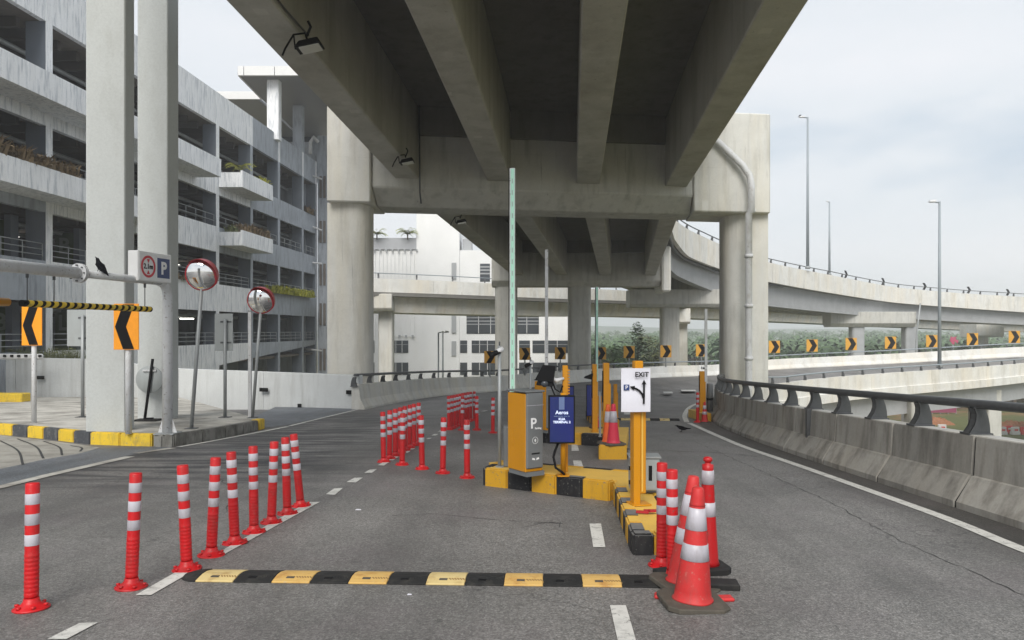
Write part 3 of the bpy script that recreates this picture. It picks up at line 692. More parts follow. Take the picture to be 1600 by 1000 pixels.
for w0, w1 in GW:
    girder(B1, w0, w1, ya, yb, 6.5, 9.0)
    girder(B2, w0, w1, yc, yd, 6.42, 8.85)
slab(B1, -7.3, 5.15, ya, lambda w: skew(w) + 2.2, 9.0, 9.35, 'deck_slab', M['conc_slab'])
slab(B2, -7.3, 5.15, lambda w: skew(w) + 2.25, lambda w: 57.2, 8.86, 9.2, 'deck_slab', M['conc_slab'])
slab(B1, -7.3, -7.08, ya, lambda w: skew(w) + 2.2, 9.36, 10.2, 'deck_parapet', M['conc_cream'])
slab(B1, 4.93, 5.15, ya, lambda w: skew(w) + 2.2, 9.36, 10.2, 'deck_parapet', M['conc_cream'])
slab(B2, -7.3, -7.08, lambda w: skew(w) + 2.25, yd, 9.21, 10.0, 'deck_parapet', M['conc_cream'])
# diaphragm walls between the girders in front of each pier
for a, b in zip(GW, GW[1:]):
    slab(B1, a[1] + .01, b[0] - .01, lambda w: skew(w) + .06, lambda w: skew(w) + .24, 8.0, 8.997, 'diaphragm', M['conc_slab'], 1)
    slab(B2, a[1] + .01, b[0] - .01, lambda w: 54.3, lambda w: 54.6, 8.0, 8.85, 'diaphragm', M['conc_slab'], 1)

def rounded(w, d, r, n=5, right=True, left=True):
    pts = []
    for cx, cy, a0, on in ((w / 2 - r, d / 2 - r, 0, right), (-w / 2 + r, d / 2 - r, 90, left), (-w / 2 + r, -d / 2 + r, 180, left), (w / 2 - r, -d / 2 + r, 270, right)):
        if not on: pts.append((cx + (r if math.cos(R(a0 + 45)) > 0 else -r), cy + (r if math.sin(R(a0 + 45)) > 0 else -r))); continue
        for k in range(n + 1): a = R(a0 + 90 * k / n); pts.append((cx + r * math.cos(a), cy + r * math.sin(a)))
    return pts
def column(t, cx, cy, w, d, z0, z1, mat, r=.45, nm='column', right=True, left=True, rot=0):
    c_, s_ = math.cos(rot), math.sin(rot)
    pts = [(cx + x * c_ - y * s_, cy + x * s_ + y * c_) for x, y in rounded(w, d, r, 8, right, left)]
    m = MB(); m.prism(pts, z0, z1); o = m.build(nm, mat, t, world=True)
    for p in o.data.polygons: p.use_smooth = abs(p.normal.z) < .5
    try: o.data.set_sharp_from_angle(angle=R(40))
    except Exception: pass
    return o
# ---- first pier: skewed portal
p1 = thing('bridge_pier', 'near cream stained portal pier with a drainpipe, spanning the road under the bridge', 'pier', tuple(B1(6.5, 28, -7)))
def cap_block(t, w0, w1, zb, zt, dy0, dy1, mat, nm, Bf=B1, bev=.04, cham=0):
    m = MB(); pr = [(dy0 + cham * .9, zb), (dy0, zb + cham * .75), (dy0, zt), (dy1, zt), (dy1, zb)] if cham else [(dy0, zb), (dy0, zt), (dy1, zt), (dy1, zb)]
    vs = [Bf(w, skew(w) + dy, z) for w in (w0, w1) for dy, z in pr]; k = len(pr)
    m.add(vs, [tuple(range(k)), tuple(reversed(range(k, 2 * k)))] + [(a, (a + 1) % k, k + (a + 1) % k, k + a) for a in range(k)])
    return m.build(nm, mat, t, world=True, bevel=bev)
cap_block(p1, -6.99, 4.48, 5.62, 8.98, .28, 2.1, M['conc'], 'pier_cap', cham=.75)
cap_block(p1, -8.45, -7.0, 5.6, 9.6, .1, 2.25, M['conc_cream'], 'cap_end_block')
cap_block(p1, 4.49, 7.4, 5.6, 9.3, .2, 2.25, M['conc_cream'], 'cap_end_block')
for cx_px, y, w_, l, r_ in ((543.5, 26.4, 1.44, False, True), (1170.5, 28.2, 1.56, True, False)):
    x = PX(cx_px, y)
    column(p1, x, y + (.75 if not l else .95), w_, 1.5, -10.3, ZT(5.6, y) + .02, M['conc_cream'], .55, left=l, right=r_, rot=0)
# drainpipe
yq = 27.7
pp = [P(1100, 215, yq), P(1122, 222, yq), P(1160, 258, yq), P(1171, 274, yq - .1), P(1174, 290, yq - .1), P(1174, 330, yq - .1), P(1170, 334, yq), P(1170, 606, yq), P(1170, 680, yq)]
m = MB(); m.tube(pp, .125, 12); m.build('drainpipe', M['pole_white'], p1, world=True)
for py in (330, 400, 478, 560):
    p = P(1174 if py < 332 else 1170, py, yq); m = MB(); m.tube([p + Vector((0, 0, -.06)), p + Vector((0, 0, .06))], .155, 12); m.build('pipe_collar', M['pole_white'], p1, world=True)
m = MB(); m.tube([P(655, 165, 26.15), P(656, 300, 26.15), P(658, 318, 26.3)], .03, 6); m.build('downpipe', M['steel_dark'], p1, world=True)

# ---- second pier
p2 = thing('bridge_pier', 'second pier of the overhead bridge, two grey columns under a long cap', 'pier', (PX(906, 55.6), 55.6, -10.2))
def capbox(t, x0, x1, y0, y1, z0, z1, mat, nm='pier_cap', cham=.3):
    m = MB(); m.prism_t([(y0 + cham, z0), (y0, z0 + cham), (y0, z1), (y1, z1), (y1, z0 + cham), (y1 - cham, z0)], x1 - x0, lambda u, v, w: Vector((x0 + w, u, v))); return m.build(nm, mat, t, world=True, bevel=.04)
capbox(p2, PX(768, 54.9), PX(1033, 54.9), 54.92, 57.4, PZ(447, 54.9), ZT(8.8, 55), M['conc'], cham=.4)
m = MB(); m.prism([(PX(1033, 54.9), 54.5), (PX(1047, 54.9), 54.5), (PX(1047, 54.9), 57.6), (PX(1033, 54.9), 57.6)], PZ(456, 54.9), PZ(385, 54.9)); m.build('cap_end', M['conc_ramp'], p2, world=True, bevel=.12)
for px in (791, 906): column(p2, PX(px, 55.6), 56.1, 1.65, 1.5, -10.3, PZ(446, 55.6), M['conc'], .35)

# ---- floodlights and cables under the girders
def flood(px, py, y, s, label):
    c = P(px, py, y); t = thing('floodlight', label, 'floodlight', tuple(c))
    m = MB(); m.hexa([(-.10, -.16, -.02), (.28, -.16, .06), (.28, .16, .06), (-.10, .16, -.02), (-.05, -.10, .10), (.22, -.10, .16), (.22, .10, .16), (-.05, .10, .10)]); b = m.build('lamp_housing', M['dark'], t, bevel=.015)
    m = MB(); m.hexa([(-.03, -.13, -.022), (.25, -.13, .038), (.25, .13, .038), (-.03, .13, -.022), (-.03, -.13, -.006), (.25, -.13, .05), (.25, .13, .05), (-.03, .13, -.006)]); m.build('lamp_lens', M['lens'], t)
    m = MB(); m.tube([(.05, 0, .16), (.02, 0, .24), (-.14, 0, .22), (-.26, 0, .02), (-.3, 0, -.08)], .016, 6); m.tube([(-.14, 0, .22), (-.12, .02, .02), (-.04, .03, .02)], .012, 6); m.build('bracket', M['dark'], t)
    m = MB(); m.tube([(.05, 0, .2), (.1, .02, .34), (.06, .02, .42)], .02, 6); m.build('cable', M['dark'], t)
    t.scale = (s, s, s); return t
flood(474, 78, 14.6, 1.35, 'black floodlight with trailing cable fixed under the outer left girder, nearest the camera')
flood(631, 256, 23.7, 1.2, 'black floodlight under the left girder just before the near pier')
flood(717, 349, 31.8, 1.2, 'small floodlight under the left girder beyond the near pier')
def cable(nm, pts, r, label):
    m = MB(); m.tube(pts, r, 6); o = m.build(nm, M['steel_dark']); tag(o, label, 'cable'); return o
cable('cable_conduit', [B1(-5.33, y, 6.62 + .03 * math.sin(y * 1.7)) for y in (3, 6, 9, 12, 14, 15.3)], .018, 'thin dark cable running along the inner edge of the left girder')

# ================================================================== UPPER CURVED RAMP (continues the bridge)
UR = [(1127, 29.5, 0, 0, 0)]
ur_px = [(1052, 53, 338, 366, 392), (1057, 55, 345, 378, 405), (1075, 58.5, 358, 400, 428), (1100, 62, 370, 411, 441), (1135, 66, 386, 424, 456), (1170, 71, 400, 433, 467), (1210, 76, 412, 442, 477), (1300, 84, 430, 458, 487), (1400, 92, 449, 473, 496), (1500, 97, 458, 481, 502), (1600, 101, 464, 488, 507), (1750, 108, 473, 496, 514), (1950, 118, 482, 503, 519)]
ed = [Vector((PX(a, y), y, PZ(t_, y))) for a, y, t_, b_, g_ in ur_px]
fl = [PZ(b_, y) for a, y, t_, b_, g_ in ur_px]; gl = [PZ(g_, y) for a, y, t_, b_, g_ in ur_px]
# straight edge beam along span 2
pre = [B2(5.15, y, 10.35) for y in (31.5, 38, 45, 50)]
ed_all = pre + ed; fl_all = [B2(0, y, 8.95).z for y in (31.5, 38, 45, 50)] + fl; gl_all = [B2(0, y, 8.9).z for y in (31.5, 38, 45, 50)] + gl
dd = catmull([Vector((p.x, p.y, 0)) for p in ed_all], 1.0)
def interp_z(p, zs):
    best = None
    for i in range(len(ed_all) - 1):
        a, b = ed_all[i], ed_all[i + 1]; d = Vector((b.x - a.x, b.y - a.y)); l2 = d.length_squared; t = max(0, min(1, ((p.x - a.x) * d.x + (p.y - a.y) * d.y) / l2))
        q = Vector((a.x + d.x * t, a.y + d.y * t)); e_ = (q - Vector((p.x, p.y))).length
        if best is None or e_ < best[0]: best = (e_, zs[i] + (zs[i + 1] - zs[i]) * t)
    return best[1]
ur = thing('curved_ramp', 'upper flyover ramp sweeping away to the right with a cream parapet and thin rail', 'bridge', tuple(ed[2]))
top_z = [p.z for p in ed_all]
edge = [(p, interp_z(p, top_z), interp_z(p, fl_all), interp_z(p, gl_all)) for p in dd]
def ring_loft(t, rows, nm, mat, closed=True):
    k = len(rows[0]); m = MB(); vs = [v for r in rows for v in r]; n = len(rows)
    fs = [(i * k + a, i * k + (a + 1) % k, (i + 1) * k + (a + 1) % k, (i + 1) * k + a) for i in range(n - 1) for a in range(k if closed else k - 1)]
    fs += [tuple(reversed(range(k))), tuple((n - 1) * k + a for a in range(k))]
    m.add(vs, fs); return m.build(nm, mat, t, world=True)
def off(i, o):
    a = dd[max(i - 1, 0)]; b = dd[min(i + 1, len(dd) - 1)]; t = (b - a).normalized(); return Vector((-t.y, t.x, 0)) * o   # to the left = deck side
# parapet in panels of about 8 m
step = 8; n = len(edge)
for s0 in range(0, n - 1, step):
    rows = []
    for i in range(s0, min(n, s0 + step + 1)):
        p, zt, zf, zg = edge[i]; cut = Vector((0, 0, 0))
        rows.append([p + off(i, 0) + Vector((0, 0, zf)), p + off(i, 0) + Vector((0, 0, zt)), p + off(i, .28) + Vector((0, 0, zt)), p + off(i, .32) + Vector((0, 0, zf))])
    if len(rows) > 1:
        e0 = rows[-1]; e1 = rows[-2]; rows[-1] = [a + (b - a).normalized() * .02 for a, b in zip(e0, e1)]
        ring_loft(ur, rows, 'parapet_panel', M['conc_ramp'])
rows = []
for i in range(14, n):
    p, zt, zf, zg = edge[i]; f = min(1, max(0, (i - 14) / 10))
    rows.append([p + off(i, .9) + Vector((0, 0, zf - .002)), p + off(i, 1.0) + Vector((0, 0, zg)), p + off(i, 1.7) + Vector((0, 0, zg)), p + off(i, 1.8) + Vector((0, 0, zf - .002))])
ring_loft(ur, [r for r, (p, _, _, _) in zip(rows, edge[14:]) if p.y > 56], 'edge_girder', M['conc_ramp_g'])
for o0 in (4.6, 8.0):
    rows = []
    for i in range(n):
        p, zt, zf, zg = edge[i]
        if p.y > 57: rows.append([p + off(i, o0) + Vector((0, 0, zf - .002)), p + off(i, o0) + Vector((0, 0, zg + .2)), p + off(i, o0 + .8) + Vector((0, 0, zg + .2)), p + off(i, o0 + .8) + Vector((0, 0, zf - .002))])
    ring_loft(ur, rows, 'girder', M['conc_girder'])
rows = []
for i in range(n):
    p, zt, zf, zg = edge[i]
    if p.y > 53.5: rows.append([p + off(i, .04) + Vector((0, 0, zf + .0)), p + off(i, 10.5) + Vector((0, 0, zf + .0)), p + off(i, 10.5) + Vector((0, 0, zf + .35)), p + off(i, .33) + Vector((0, 0, zf + .35))])
ring_loft(ur, rows, 'deck_slab', M['conc_slab'])
rows = [r for r in rows]
rp = [p + off(i, .14) + Vector((0, 0, zt + .42)) for i, (p, zt, zf, zg) in enumerate(edge) if i > 18]
m = MB(); m.tube(rp, .045, 6); m.build('rail', M['steel_dark'], ur, world=True)
pst = resample(rp, 3.0)
post_u = (lambda m: (m.prism_t([(-.06, 0), (-.03, .16), (-.05, .4), (.05, .4), (.14, .2), (.14, 0)], .12, lambda u, v, w: Vector((-.06 + w, u, v))), m)[1])(MB())
po = post_u.build('rail_post', M['steel_dark']); pd_ = po.data; bpy.data.objects.remove(po)
for k in range(len(pst)):
    link('rail_post', pd_, ur, loc=pst[k] - Vector((0, 0, .40)) - ur.location, rot=(0, 0, heading(pst, k)))
m = MB(); m.tube([B2(5.02, y, 8.8) for y in (30, 38, 46, 52)] + [edge[i][0] + off(i, .5) + Vector((0, 0, edge[i][2] - .12)) for i in range(22, n) if edge[i][0].y < 78 and i > 24], .11, 8); m.build('drainpipe', M['steel_dark'], ur, world=True)
# dark pier cap under the start of that ramp
p3 = thing('bridge_pier', 'shaded cross beam and column under the start of the curved ramp', 'pier', (PX(1047, 68), 68, -10.2))
capbox(p3, PX(985, 66), PX(1195, 66), 66, 68.6, PZ(480, 66), PZ(452, 66), M['conc'], cham=.3)
column(p3, PX(1047, 67), 67.3, 1.58, 1.5, -10.3, PZ(479, 67), M['conc'], .3)
p4 = thing('bridge_pier', 'far two column pier with a short cap under the right end of the curved ramp', 'pier', (PX(1380, 92), 92, -10.2))
capbox(p4, PX(1300, 89), PX(1434, 89), 89.3, 91.8, PZ(511, 89), PZ(487, 89), M['conc'], cham=.45)
for px in (1340, 1423): column(p4, PX(px, 90.3), 90.6, 1.5, 1.4, -10.3, PZ(510, 90), M['conc_ramp_g'], .3)
m = MB(); m.tube([P(1438, 474, 88.5), P(1434, 508, 88.5), P(1431, 540, 88.5), P(1431, 600, 88.5)], .1, 6); m.build('drainpipe', M['steel'], p4, world=True)
for px_, lab in ((1326, 'first'), (1387, 'second'), (1448, 'third'), (1517, 'fourth'), (1580, 'last')):
    i = min(range(n), key=lambda k: abs(800 + F * edge[k][0].x / edge[k][0].y - px_) if edge[k][0].y > 56 else 1e9)
    p, zt, zf, zg = edge[i]; c = p + off(i, .35) + Vector((0, 0, zt + .1)); t = thing('chevron_sign', 'back of the %s black chevron board from the left on the upper ramp parapet' % lab, 'road sign', tuple(c), heading(dd, i), 'chevron boards seen from behind on the upper ramp')
    m = MB()
    for sgn in (1, -1): m.hexa([(-.42, -.02, .45), (.02, -.02, .45), (.02, .02, .45), (-.42, .02, .45)] and [(-.30, -.02, .42 + sgn * .42), (.10, -.02, .42 + sgn * .42), (.10, .02, .42 + sgn * .42), (-.30, .02, .42 + sgn * .42), (.05, -.02, .42), (.45, -.02, .42), (.45, .02, .42), (.05, .02, .42)])
    m.build('sign_panel', M['sign_black'], t); m = MB(); m.tube([(0.05, .05, -.1), (0.05, .05, .42)], .04, 6); m.build('post', M['steel_dark'], t)

# ================================================================== THIRD RAMP, behind, crossing from the left
tr_pts = [(PX(528, 61.3), 61.3, PZ(433, 61.3)), (PX(577, 62), 62, PZ(434.5, 62)), (PX(680, 64), 64, PZ(438.5, 64)), (PX(770, 67), 67, PZ(443, 67)), (PX(880, 73), 73, PZ(449, 73)), (PX(1000, 84), 84, PZ(455.5, 84)), (PX(1110, 97), 97, PZ(464, 97)), (PX(1250, 111), 111, PZ(474, 111)), (PX(1400, 119), 119, PZ(483, 119)), (PX(1600, 124), 124, PZ(492, 124)), (PX(1900, 130), 130, PZ(498, 130))]
tp = catmull(tr_pts, 1.6)
tr = thing('rear_ramp', 'pale flyover crossing behind the pier in front of the white building, cream parapet', 'bridge', tuple(tp[8]))
per = 5
for s0 in range(0, len(tp) - 1, per):
    sg = [p.copy() for p in tp[s0:s0 + per + 1]]
    if len(sg) < 2: continue
    sg[-1] += (sg[-2] - sg[-1]).normalized() * .02
    m = MB(); m.sweep(sg, [(0, -1.12), (.0, 0), (-.28, 0), (-.3, -1.12)]); m.build('parapet_panel', M['conc_ramp'], tr, world=True)
m = MB(); m.sweep(tp, [(-.02, -1.12), (-.05, -1.42), (-9.0, -1.42), (-9.0, -1.12)]); m.build('deck_slab', M['conc_slab'], tr, world=True)
m = MB(); m.sweep(tp, [(-.9, -1.43), (-1.3, -2.75), (-6.6, -2.75), (-7.2, -1.43)]); m.build('girder', M['conc_ramp'], tr, world=True)
m = MB(); m.tube([p + Vector((0, .15, .45)) for p in tp], .04, 6); m.build('rail', M['rail_far'], tr, world=True)
for k, p in enumerate(resample(tp, 3.2)):
    if -20 < p.x < 40: link('rail_post', pd_, tr, loc=p + Vector((0, .15, .03)) - tr.location)
# its piers
def hammer(label, px0, px1, pyt, pyb, cpx0, cpx1, y, mat):
    t = thing('bridge_pier', label, 'pier', (PX((cpx0 + cpx1) / 2, y), y + 2, -10.2))
    capbox(t, PX(px0, y), PX(px1, y), y, y + 4.5, PZ(pyb, y), PZ(pyt, y), mat, cham=.25)
    column(t, PX((cpx0 + cpx1) / 2, y), y + 2, (cpx1 - cpx0) / F * y, 1.3, -10.3, PZ(pyb - 1, y), mat, .2); return t
hammer('pale hammerhead pier just right of the left portal column, before the white building', 577, 612, 459, 486, 586, 609, 62.3, M['conc_cream'])
hammer('white hammerhead pier right of the shaded column in the gap', 1060, 1079, 482, 506, 1061, 1079, 93, M['conc_ramp'])
hammer('white six sided cap of a far pier below the curved ramp at right', 1526, 1569, 507, 527, 1531, 1554, 116, M['conc_ramp'])
# piers of the lower ramp
for px, w_, y, lab, mt in ((1526, 17, 58, 'pale square column under the lower ramp beside a grey one', 'conc_ramp'), (1548, 22, 53.5, 'grey column under the lower ramp near the right edge', 'conc'), (1426, 16, 47, 'short grey column under the lower ramp near its middle', 'conc'), (1300, 18, 42, 'grey column under the lower ramp close to the pier', 'conc')):
    zt_ = z_inner(y) - 1.9 if px != 1526 else -3.0
    t = thing('ramp_column', lab, 'column', (PX(px, y), y, -10.2)); column(t, PX(px, y), y, w_ / F * y, 1.0, -10.3, {1526: PZ(612, 58), 1548: PZ(608, 53.5), 1426: PZ(618, 47), 1300: -3.2}[px], M[mt], .12)
    m = MB(); m.box(PX(px, y) - 1.1, PX(px, y) + 1.1, y - .9, y + .9, -10.25, -9.6); m.build('column_base', M['conc'], t, world=True)
# ================================================================== MULTI-STOREY CAR PARK
XF = -21.3
def FP(y, out, z): return Vector((XF + .059 * y + out, y, z))
COLY = [10.8, 16.05, 21.3, 26.5, 31.7, 36.95, 42.2, 47.46, 52.75, 57.96, 63.4, 66.9]
cp = thing('parking_building', 'four storey open concrete car park with stained facade bands behind the plaza', 'building', (-19, 40, -10.2))
def fbox(y0, y1, o0, o1, z0, z1, nm, mat, bevel=0, parent=None, kind=None):
    m = MB(); m.hexa([FP(y0, o0, z0), FP(y0, o1, z0), FP(y1, o1, z0), FP(y1, o0, z0), FP(y0, o0, z1), FP(y0, o1, z1), FP(y1, o1, z1), FP(y1, o0, z1)])
    return m.build(nm, mat, parent or cp, world=True, bevel=bevel, kind=kind)
# bands: bottom, top
LV = [(14.4, 16.45), (10.03, 11.55), (6.42, 8.0), (2.7, 4.39), (-.74, .62)]
FL = [14.6, 10.6, 6.95, 3.3, -.45]
for li, (zb, zt) in enumerate(LV):
    for i in range(len(COLY) - 1):
        y0, y1 = COLY[i], COLY[i + 1]
        mat = 'fac_light' if ((i < 4 and li < 2) or 4 <= i <= 6 or (i == 7 and li != 2)) else 'fac_dark'
        if li == 4 and i >= 7:     # ramp band rising to the end
            f0, f1 = (y0 - 47) / 20, (y1 - 47) / 20; m = MB()
            a0, a1 = -.74 + f0 * 1.0, -.74 + f1 * 1.0
            m.hexa([FP(y0 + .205, -.25, a0), FP(y0 + .205, 0, a0), FP(y1 - .205, 0, a1), FP(y1 - .205, -.25, a1), FP(y0 + .205, -.25, zt), FP(y0 + .205, 0, zt), FP(y1 - .205, 0, zt), FP(y1 - .205, -.25, zt)])
            m.build('facade_panel', M[mat], cp, world=True)
        else:
            if li == 4: zb = -10.2
            fbox(y0 + .205, y1 - .205, -.25, 0.0, zb, zt, 'facade_panel', M[mat])
for i, y in enumerate(COLY):
    low = 'fac_light' if i < 8 else 'fac_dark'
    fbox(y - .2, y + .2, -.85, -.012, -10.2, 14.4, 'column', M['fac_col'])  # column sides coloured dark to stand for the shade there
    fbox(y - .202, y + .202, -.0115, .012, -10.2, 14.4, 'column_lit_face', M['fac_light' if i < 8 else 'fac_dark'])  # paler strip paints the front of the same column as lit
    fbox(y - .202, y + .202, -.25, .014, 14.401, 16.45, 'parapet_joint', M['fac_light'])
# slabs, joists, back wall, inner columns
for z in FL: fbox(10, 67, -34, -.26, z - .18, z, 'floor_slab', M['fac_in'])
for li, z in enumerate(FL[:4]):
    m = MB(); y = 11.5
    while y < 66.5:
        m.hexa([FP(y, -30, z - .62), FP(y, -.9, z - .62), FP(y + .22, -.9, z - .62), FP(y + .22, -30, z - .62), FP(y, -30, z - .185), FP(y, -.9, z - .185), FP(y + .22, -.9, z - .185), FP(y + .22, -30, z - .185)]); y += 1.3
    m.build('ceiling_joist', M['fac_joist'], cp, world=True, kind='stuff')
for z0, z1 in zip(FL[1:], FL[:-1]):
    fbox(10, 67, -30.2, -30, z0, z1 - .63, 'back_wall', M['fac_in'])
    for y in COLY[::2]: fbox(y - .25, y + .25, -9.0, -8.4, z0, z1 - .63, 'inner_column', M['fac_col'])
fbox(10, 10.2, -34, -.86, -10, 16.3, 'end_wall', M['fac_dark'])
fbox(66.6, 66.8, -34, -.86, -10, 16.3, 'end_wall', M['fac_dark'])
for z in FL[:4]:
    for o_ in (-2.2, -4.6):
        m = MB(); m.tube([FP(11, o_, z - .85), FP(66, o_, z - .85)], .11, 6, False); m.build('service_pipe', M['steel'], cp, world=True)
    for k in range(12):
        y = 14 + k * 4.55; m = MB(); m.tube([FP(y, -3.2, z - .8), FP(y, -3.2, z - .66)], .16, 6); m.build('ceiling_lamp', M['sign_grey'], cp, world=True)
# railings in the openings of the lower floors
def rail_fac(y0, y1, z, o=-.12, h=.75, nr=3):
    m = MB()
    for k in range(nr): zz = z + h * (k + 1) / nr; m.tube([FP(y0 + .22, o, zz), FP(y1 - .22, o, zz)], .022, 6)
    n = max(2, int((y1 - y0) / 1.1))
    for k in range(n + 1): y = y0 + .25 + (y1 - y0 - .5) * k / n; m.tube([FP(y, o, z), FP(y, o, z + h)], .022, 6)
    m.build('railing', M['steel'], cp, world=True)
for i in range(len(COLY) - 1):
    for li in (2, 3, 4):
        if li == 2 and i < 4: continue
        rail_fac(COLY[i], COLY[i + 1], LV[li][1], nr=3 if li > 2 else 2, h=.72)
# planter boxes sticking out
planters = [(13.0, 38.5, 2, 'left'), (13.0, 44.6, 1, 'left'), (47.6, 52.75, 1, 'r'), (47.6, 52.75, 2, 'r')]
PB = {1: (10.53, 11.58), 2: (6.85, 7.82)}
for y0, y1, lv, nm in planters:
    z0, z1 = PB[lv]; L_ = y1 - y0; k = max(1, round(L_ / 6))
    for j in range(k):
        a, b = y0 + L_ * j / k, y0 + L_ * (j + 1) / k - .015
        m = MB(); pts = [FP(a, .015, 0), FP(a, 1.5, 0), FP(b, 1.5, 0), FP(b, .015, 0)]
        m.prism([(p.x, p.y) for p in pts], z0, z1 - .12); pt = m.build('planter_box', M['fac_light'], cp, world=True)
        for (q0, q1, e0, e1) in ((a, b, 1.38, 1.5),):
            m = MB(); pts = [FP(q0, e0, 0), FP(q0, e1, 0), FP(q1, e1, 0), FP(q1, e0, 0)]; m.prism([(p.x, p.y) for p in pts], z1 - .119, z1); m.build('planter_rim', M['fac_light'], cp, world=True)
# dark end tower with pipes
tw = thing('stair_tower', 'dark grey stair tower at the far end of the car park beside the pier', 'building', (-16.6, 68, -10.2))
m = MB(); m.box(PX(496, 67), PX(530, 67), 67.0, 74, -10.2, PZ(212, 67)); m.build('wall', M['fac_dark'], tw, world=True)
for py in (275, 345, 412, 474, 545):
    for px in (499, 505):
        m = MB(); m.box(PX(px, 66.9), PX(px + 3.5, 66.9), 66.9, 66.99, PZ(py + 34, 66.9), PZ(py, 66.9)); m.build('window', M['fac_in'], tw, world=True)
m = MB(); m.tube([P(485, 240, 66.3), P(485, 222, 66.3), P(490, 214, 66.3), P(497, 222, 66.3)], .16, 8); m.build('vent_pipe', M['pole_white'], tw, world=True)
for py in (272, 352, 412, 548):
    m = MB(); m.tube([P(474, py - 3, 66.0), P(503, py + 8 if py < 400 else py, 66.0)], .09, 6); m.build('pipe', M['pole_white'], tw, world=True)
# roof canopies
cn = thing('roof_canopy', 'white edged flat canopy on grey columns above the car park roof', 'canopy', (-18, 57, 16.3))
zc = PZ(118, 56); m = MB(); m.prism([(PX(372.6, 56), 56), (-10.5, 56), (-10.5, 80), (PX(408.6, 61.7) - .2, 80), (PX(408.6, 61.7), 61.7)], zc + .01, zc + .25); m.build('canopy_soffit', M['canopy'], cn, world=True)
for a, b in (((PX(372.6, 56), 56), (PX(382, 56), 56)), ((PX(382, 56), 56), (PX(430, 56), 56)), ((PX(430, 56), 56), (-10.5, 56))):
    m = MB(); m.box(a[0], b[0] - .05, 55.9, 56.1, zc - .02, zc + .68); m.build('fascia_panel', M['white_panel'], cn, world=True, bevel=.01)
_a, _b = PX(372.6, 56), PX(408.6, 61.7); m = MB(); m.hexa([(_a - .06, 56, zc - .02), (_a + .06, 56.12, zc - .02), (_b + .06, 61.6, zc - .02), (_b - .06, 61.6, zc - .02), (_a - .06, 56, zc + .68), (_a + .06, 56.12, zc + .68), (_b + .06, 61.6, zc + .68), (_b - .06, 61.6, zc + .68)]); m.build('fascia_panel', M['white_panel'], cn, world=True)
m = MB(); m.prism([(-30, 61.8), (_b - .3, 61.8), (_b - .3, 80), (-30, 80)], zc, zc + .24); m.build('canopy_soffit', M['canopy'], cn, world=True)
m = MB(); m.box(-30, _b, 61.65, 61.79, zc - .02, zc + .62); m.build('fascia_panel', M['white_panel'], cn, world=True, bevel=.01)
for px, y, w_ in ((428.5, 57.3, .92), (466.5, 63.8, .82)):
    x = PX(px, y); column(cn, x, y, w_, .8, 15.9, zc, M['fac_light' if px < 450 else 'fac_dark'], .12)
m = MB(); m.box(PX(440, 74), PX(500, 74), 74, 74.2, 16, PZ(198, 74)); m.build('roof_wall', M['fac_dark'], cn, world=True)
m = MB(); m.box(PX(440, 73.9), PX(486, 73.9), 73.8, 73.99, PZ(222, 74), PZ(204, 74)); m.build('roof_glass', M['glass'], cn, world=True)
# inside: green walls with letters, tube lamps
def text_mesh(s, size, bold=0.0, ext=.01):
    cu = bpy.data.curves.new('t', 'FONT'); cu.body = s; cu.size = size; cu.align_x = 'CENTER'; cu.align_y = 'CENTER'; cu.extrude = ext; cu.offset = bold; cu.resolution_u = 3
    o = bpy.data.objects.new('t', cu); COL.objects.link(o); bpy.context.view_layer.update()
    me = bpy.data.meshes.new_from_object(o.evaluated_get(bpy.context.evaluated_depsgraph_get())); bpy.data.objects.remove(o); return me
def put_text(nm, s, size, mat, parent, loc, rot, bold=0, sx=1.0, ext=.002):
    me = text_mesh(s, size, bold, ext); me.materials.clear(); me.materials.append(mat)
    for v in me.vertices: v.co.x *= sx
    return link(nm, me, parent, loc=loc, rot=rot)
def P2(px, py, out):  # point on a plane parallel to the facade, 'out' from it
    k = (px - 800) / F - .059; y = (XF + out) / k; return Vector((PX(px, y), y, PZ(py, y)))
for (px0, px1, lv, s_) in ((86, 116, 3, 'B'), (-14, 8, 3, ''), (86, 112, 4, 'L'), (-8, 10, 4, 'B')):
    a = P2(px0, 400, -2.0); b = P2(px1, 400, -2.0); z0 = FL[lv]; z1 = FL[lv - 1] - .63; m = MB()
    yq = (a.y + b.y) / 2; xq0, xq1 = PX(px0, yq), PX(px1, yq)
    m.box(xq0, xq1, yq, yq + .1, z0, z1 - .2); m.build('coloured_wall', M['green_wall'], cp, world=True)
    m = MB(); m.box(xq1 + .02, xq1 + .30, yq - .1, yq + .4, z0, z1); m.build('inner_column', M['fac_col'], cp, world=True)
    if s_: put_text('wall_letter', s_, 1.0, M['letter_grey'], cp, Vector(((xq0 + xq1) / 2, yq - .03, z1 - .85)) - cp.location, (R(90), 0, 0), .03)
for px, py, out in ((30, 369, -5), (35, 468, -4), (292, 498, -4), (284, 413, -5)):
    p = P2(px, py, out); m = MB(); m.box(p.x - .45, p.x + .45, p.y - .06, p.y + .06, p.z - .04, p.z + .04); m.build('tube_lamp', M['tube_light'], cp, world=True)

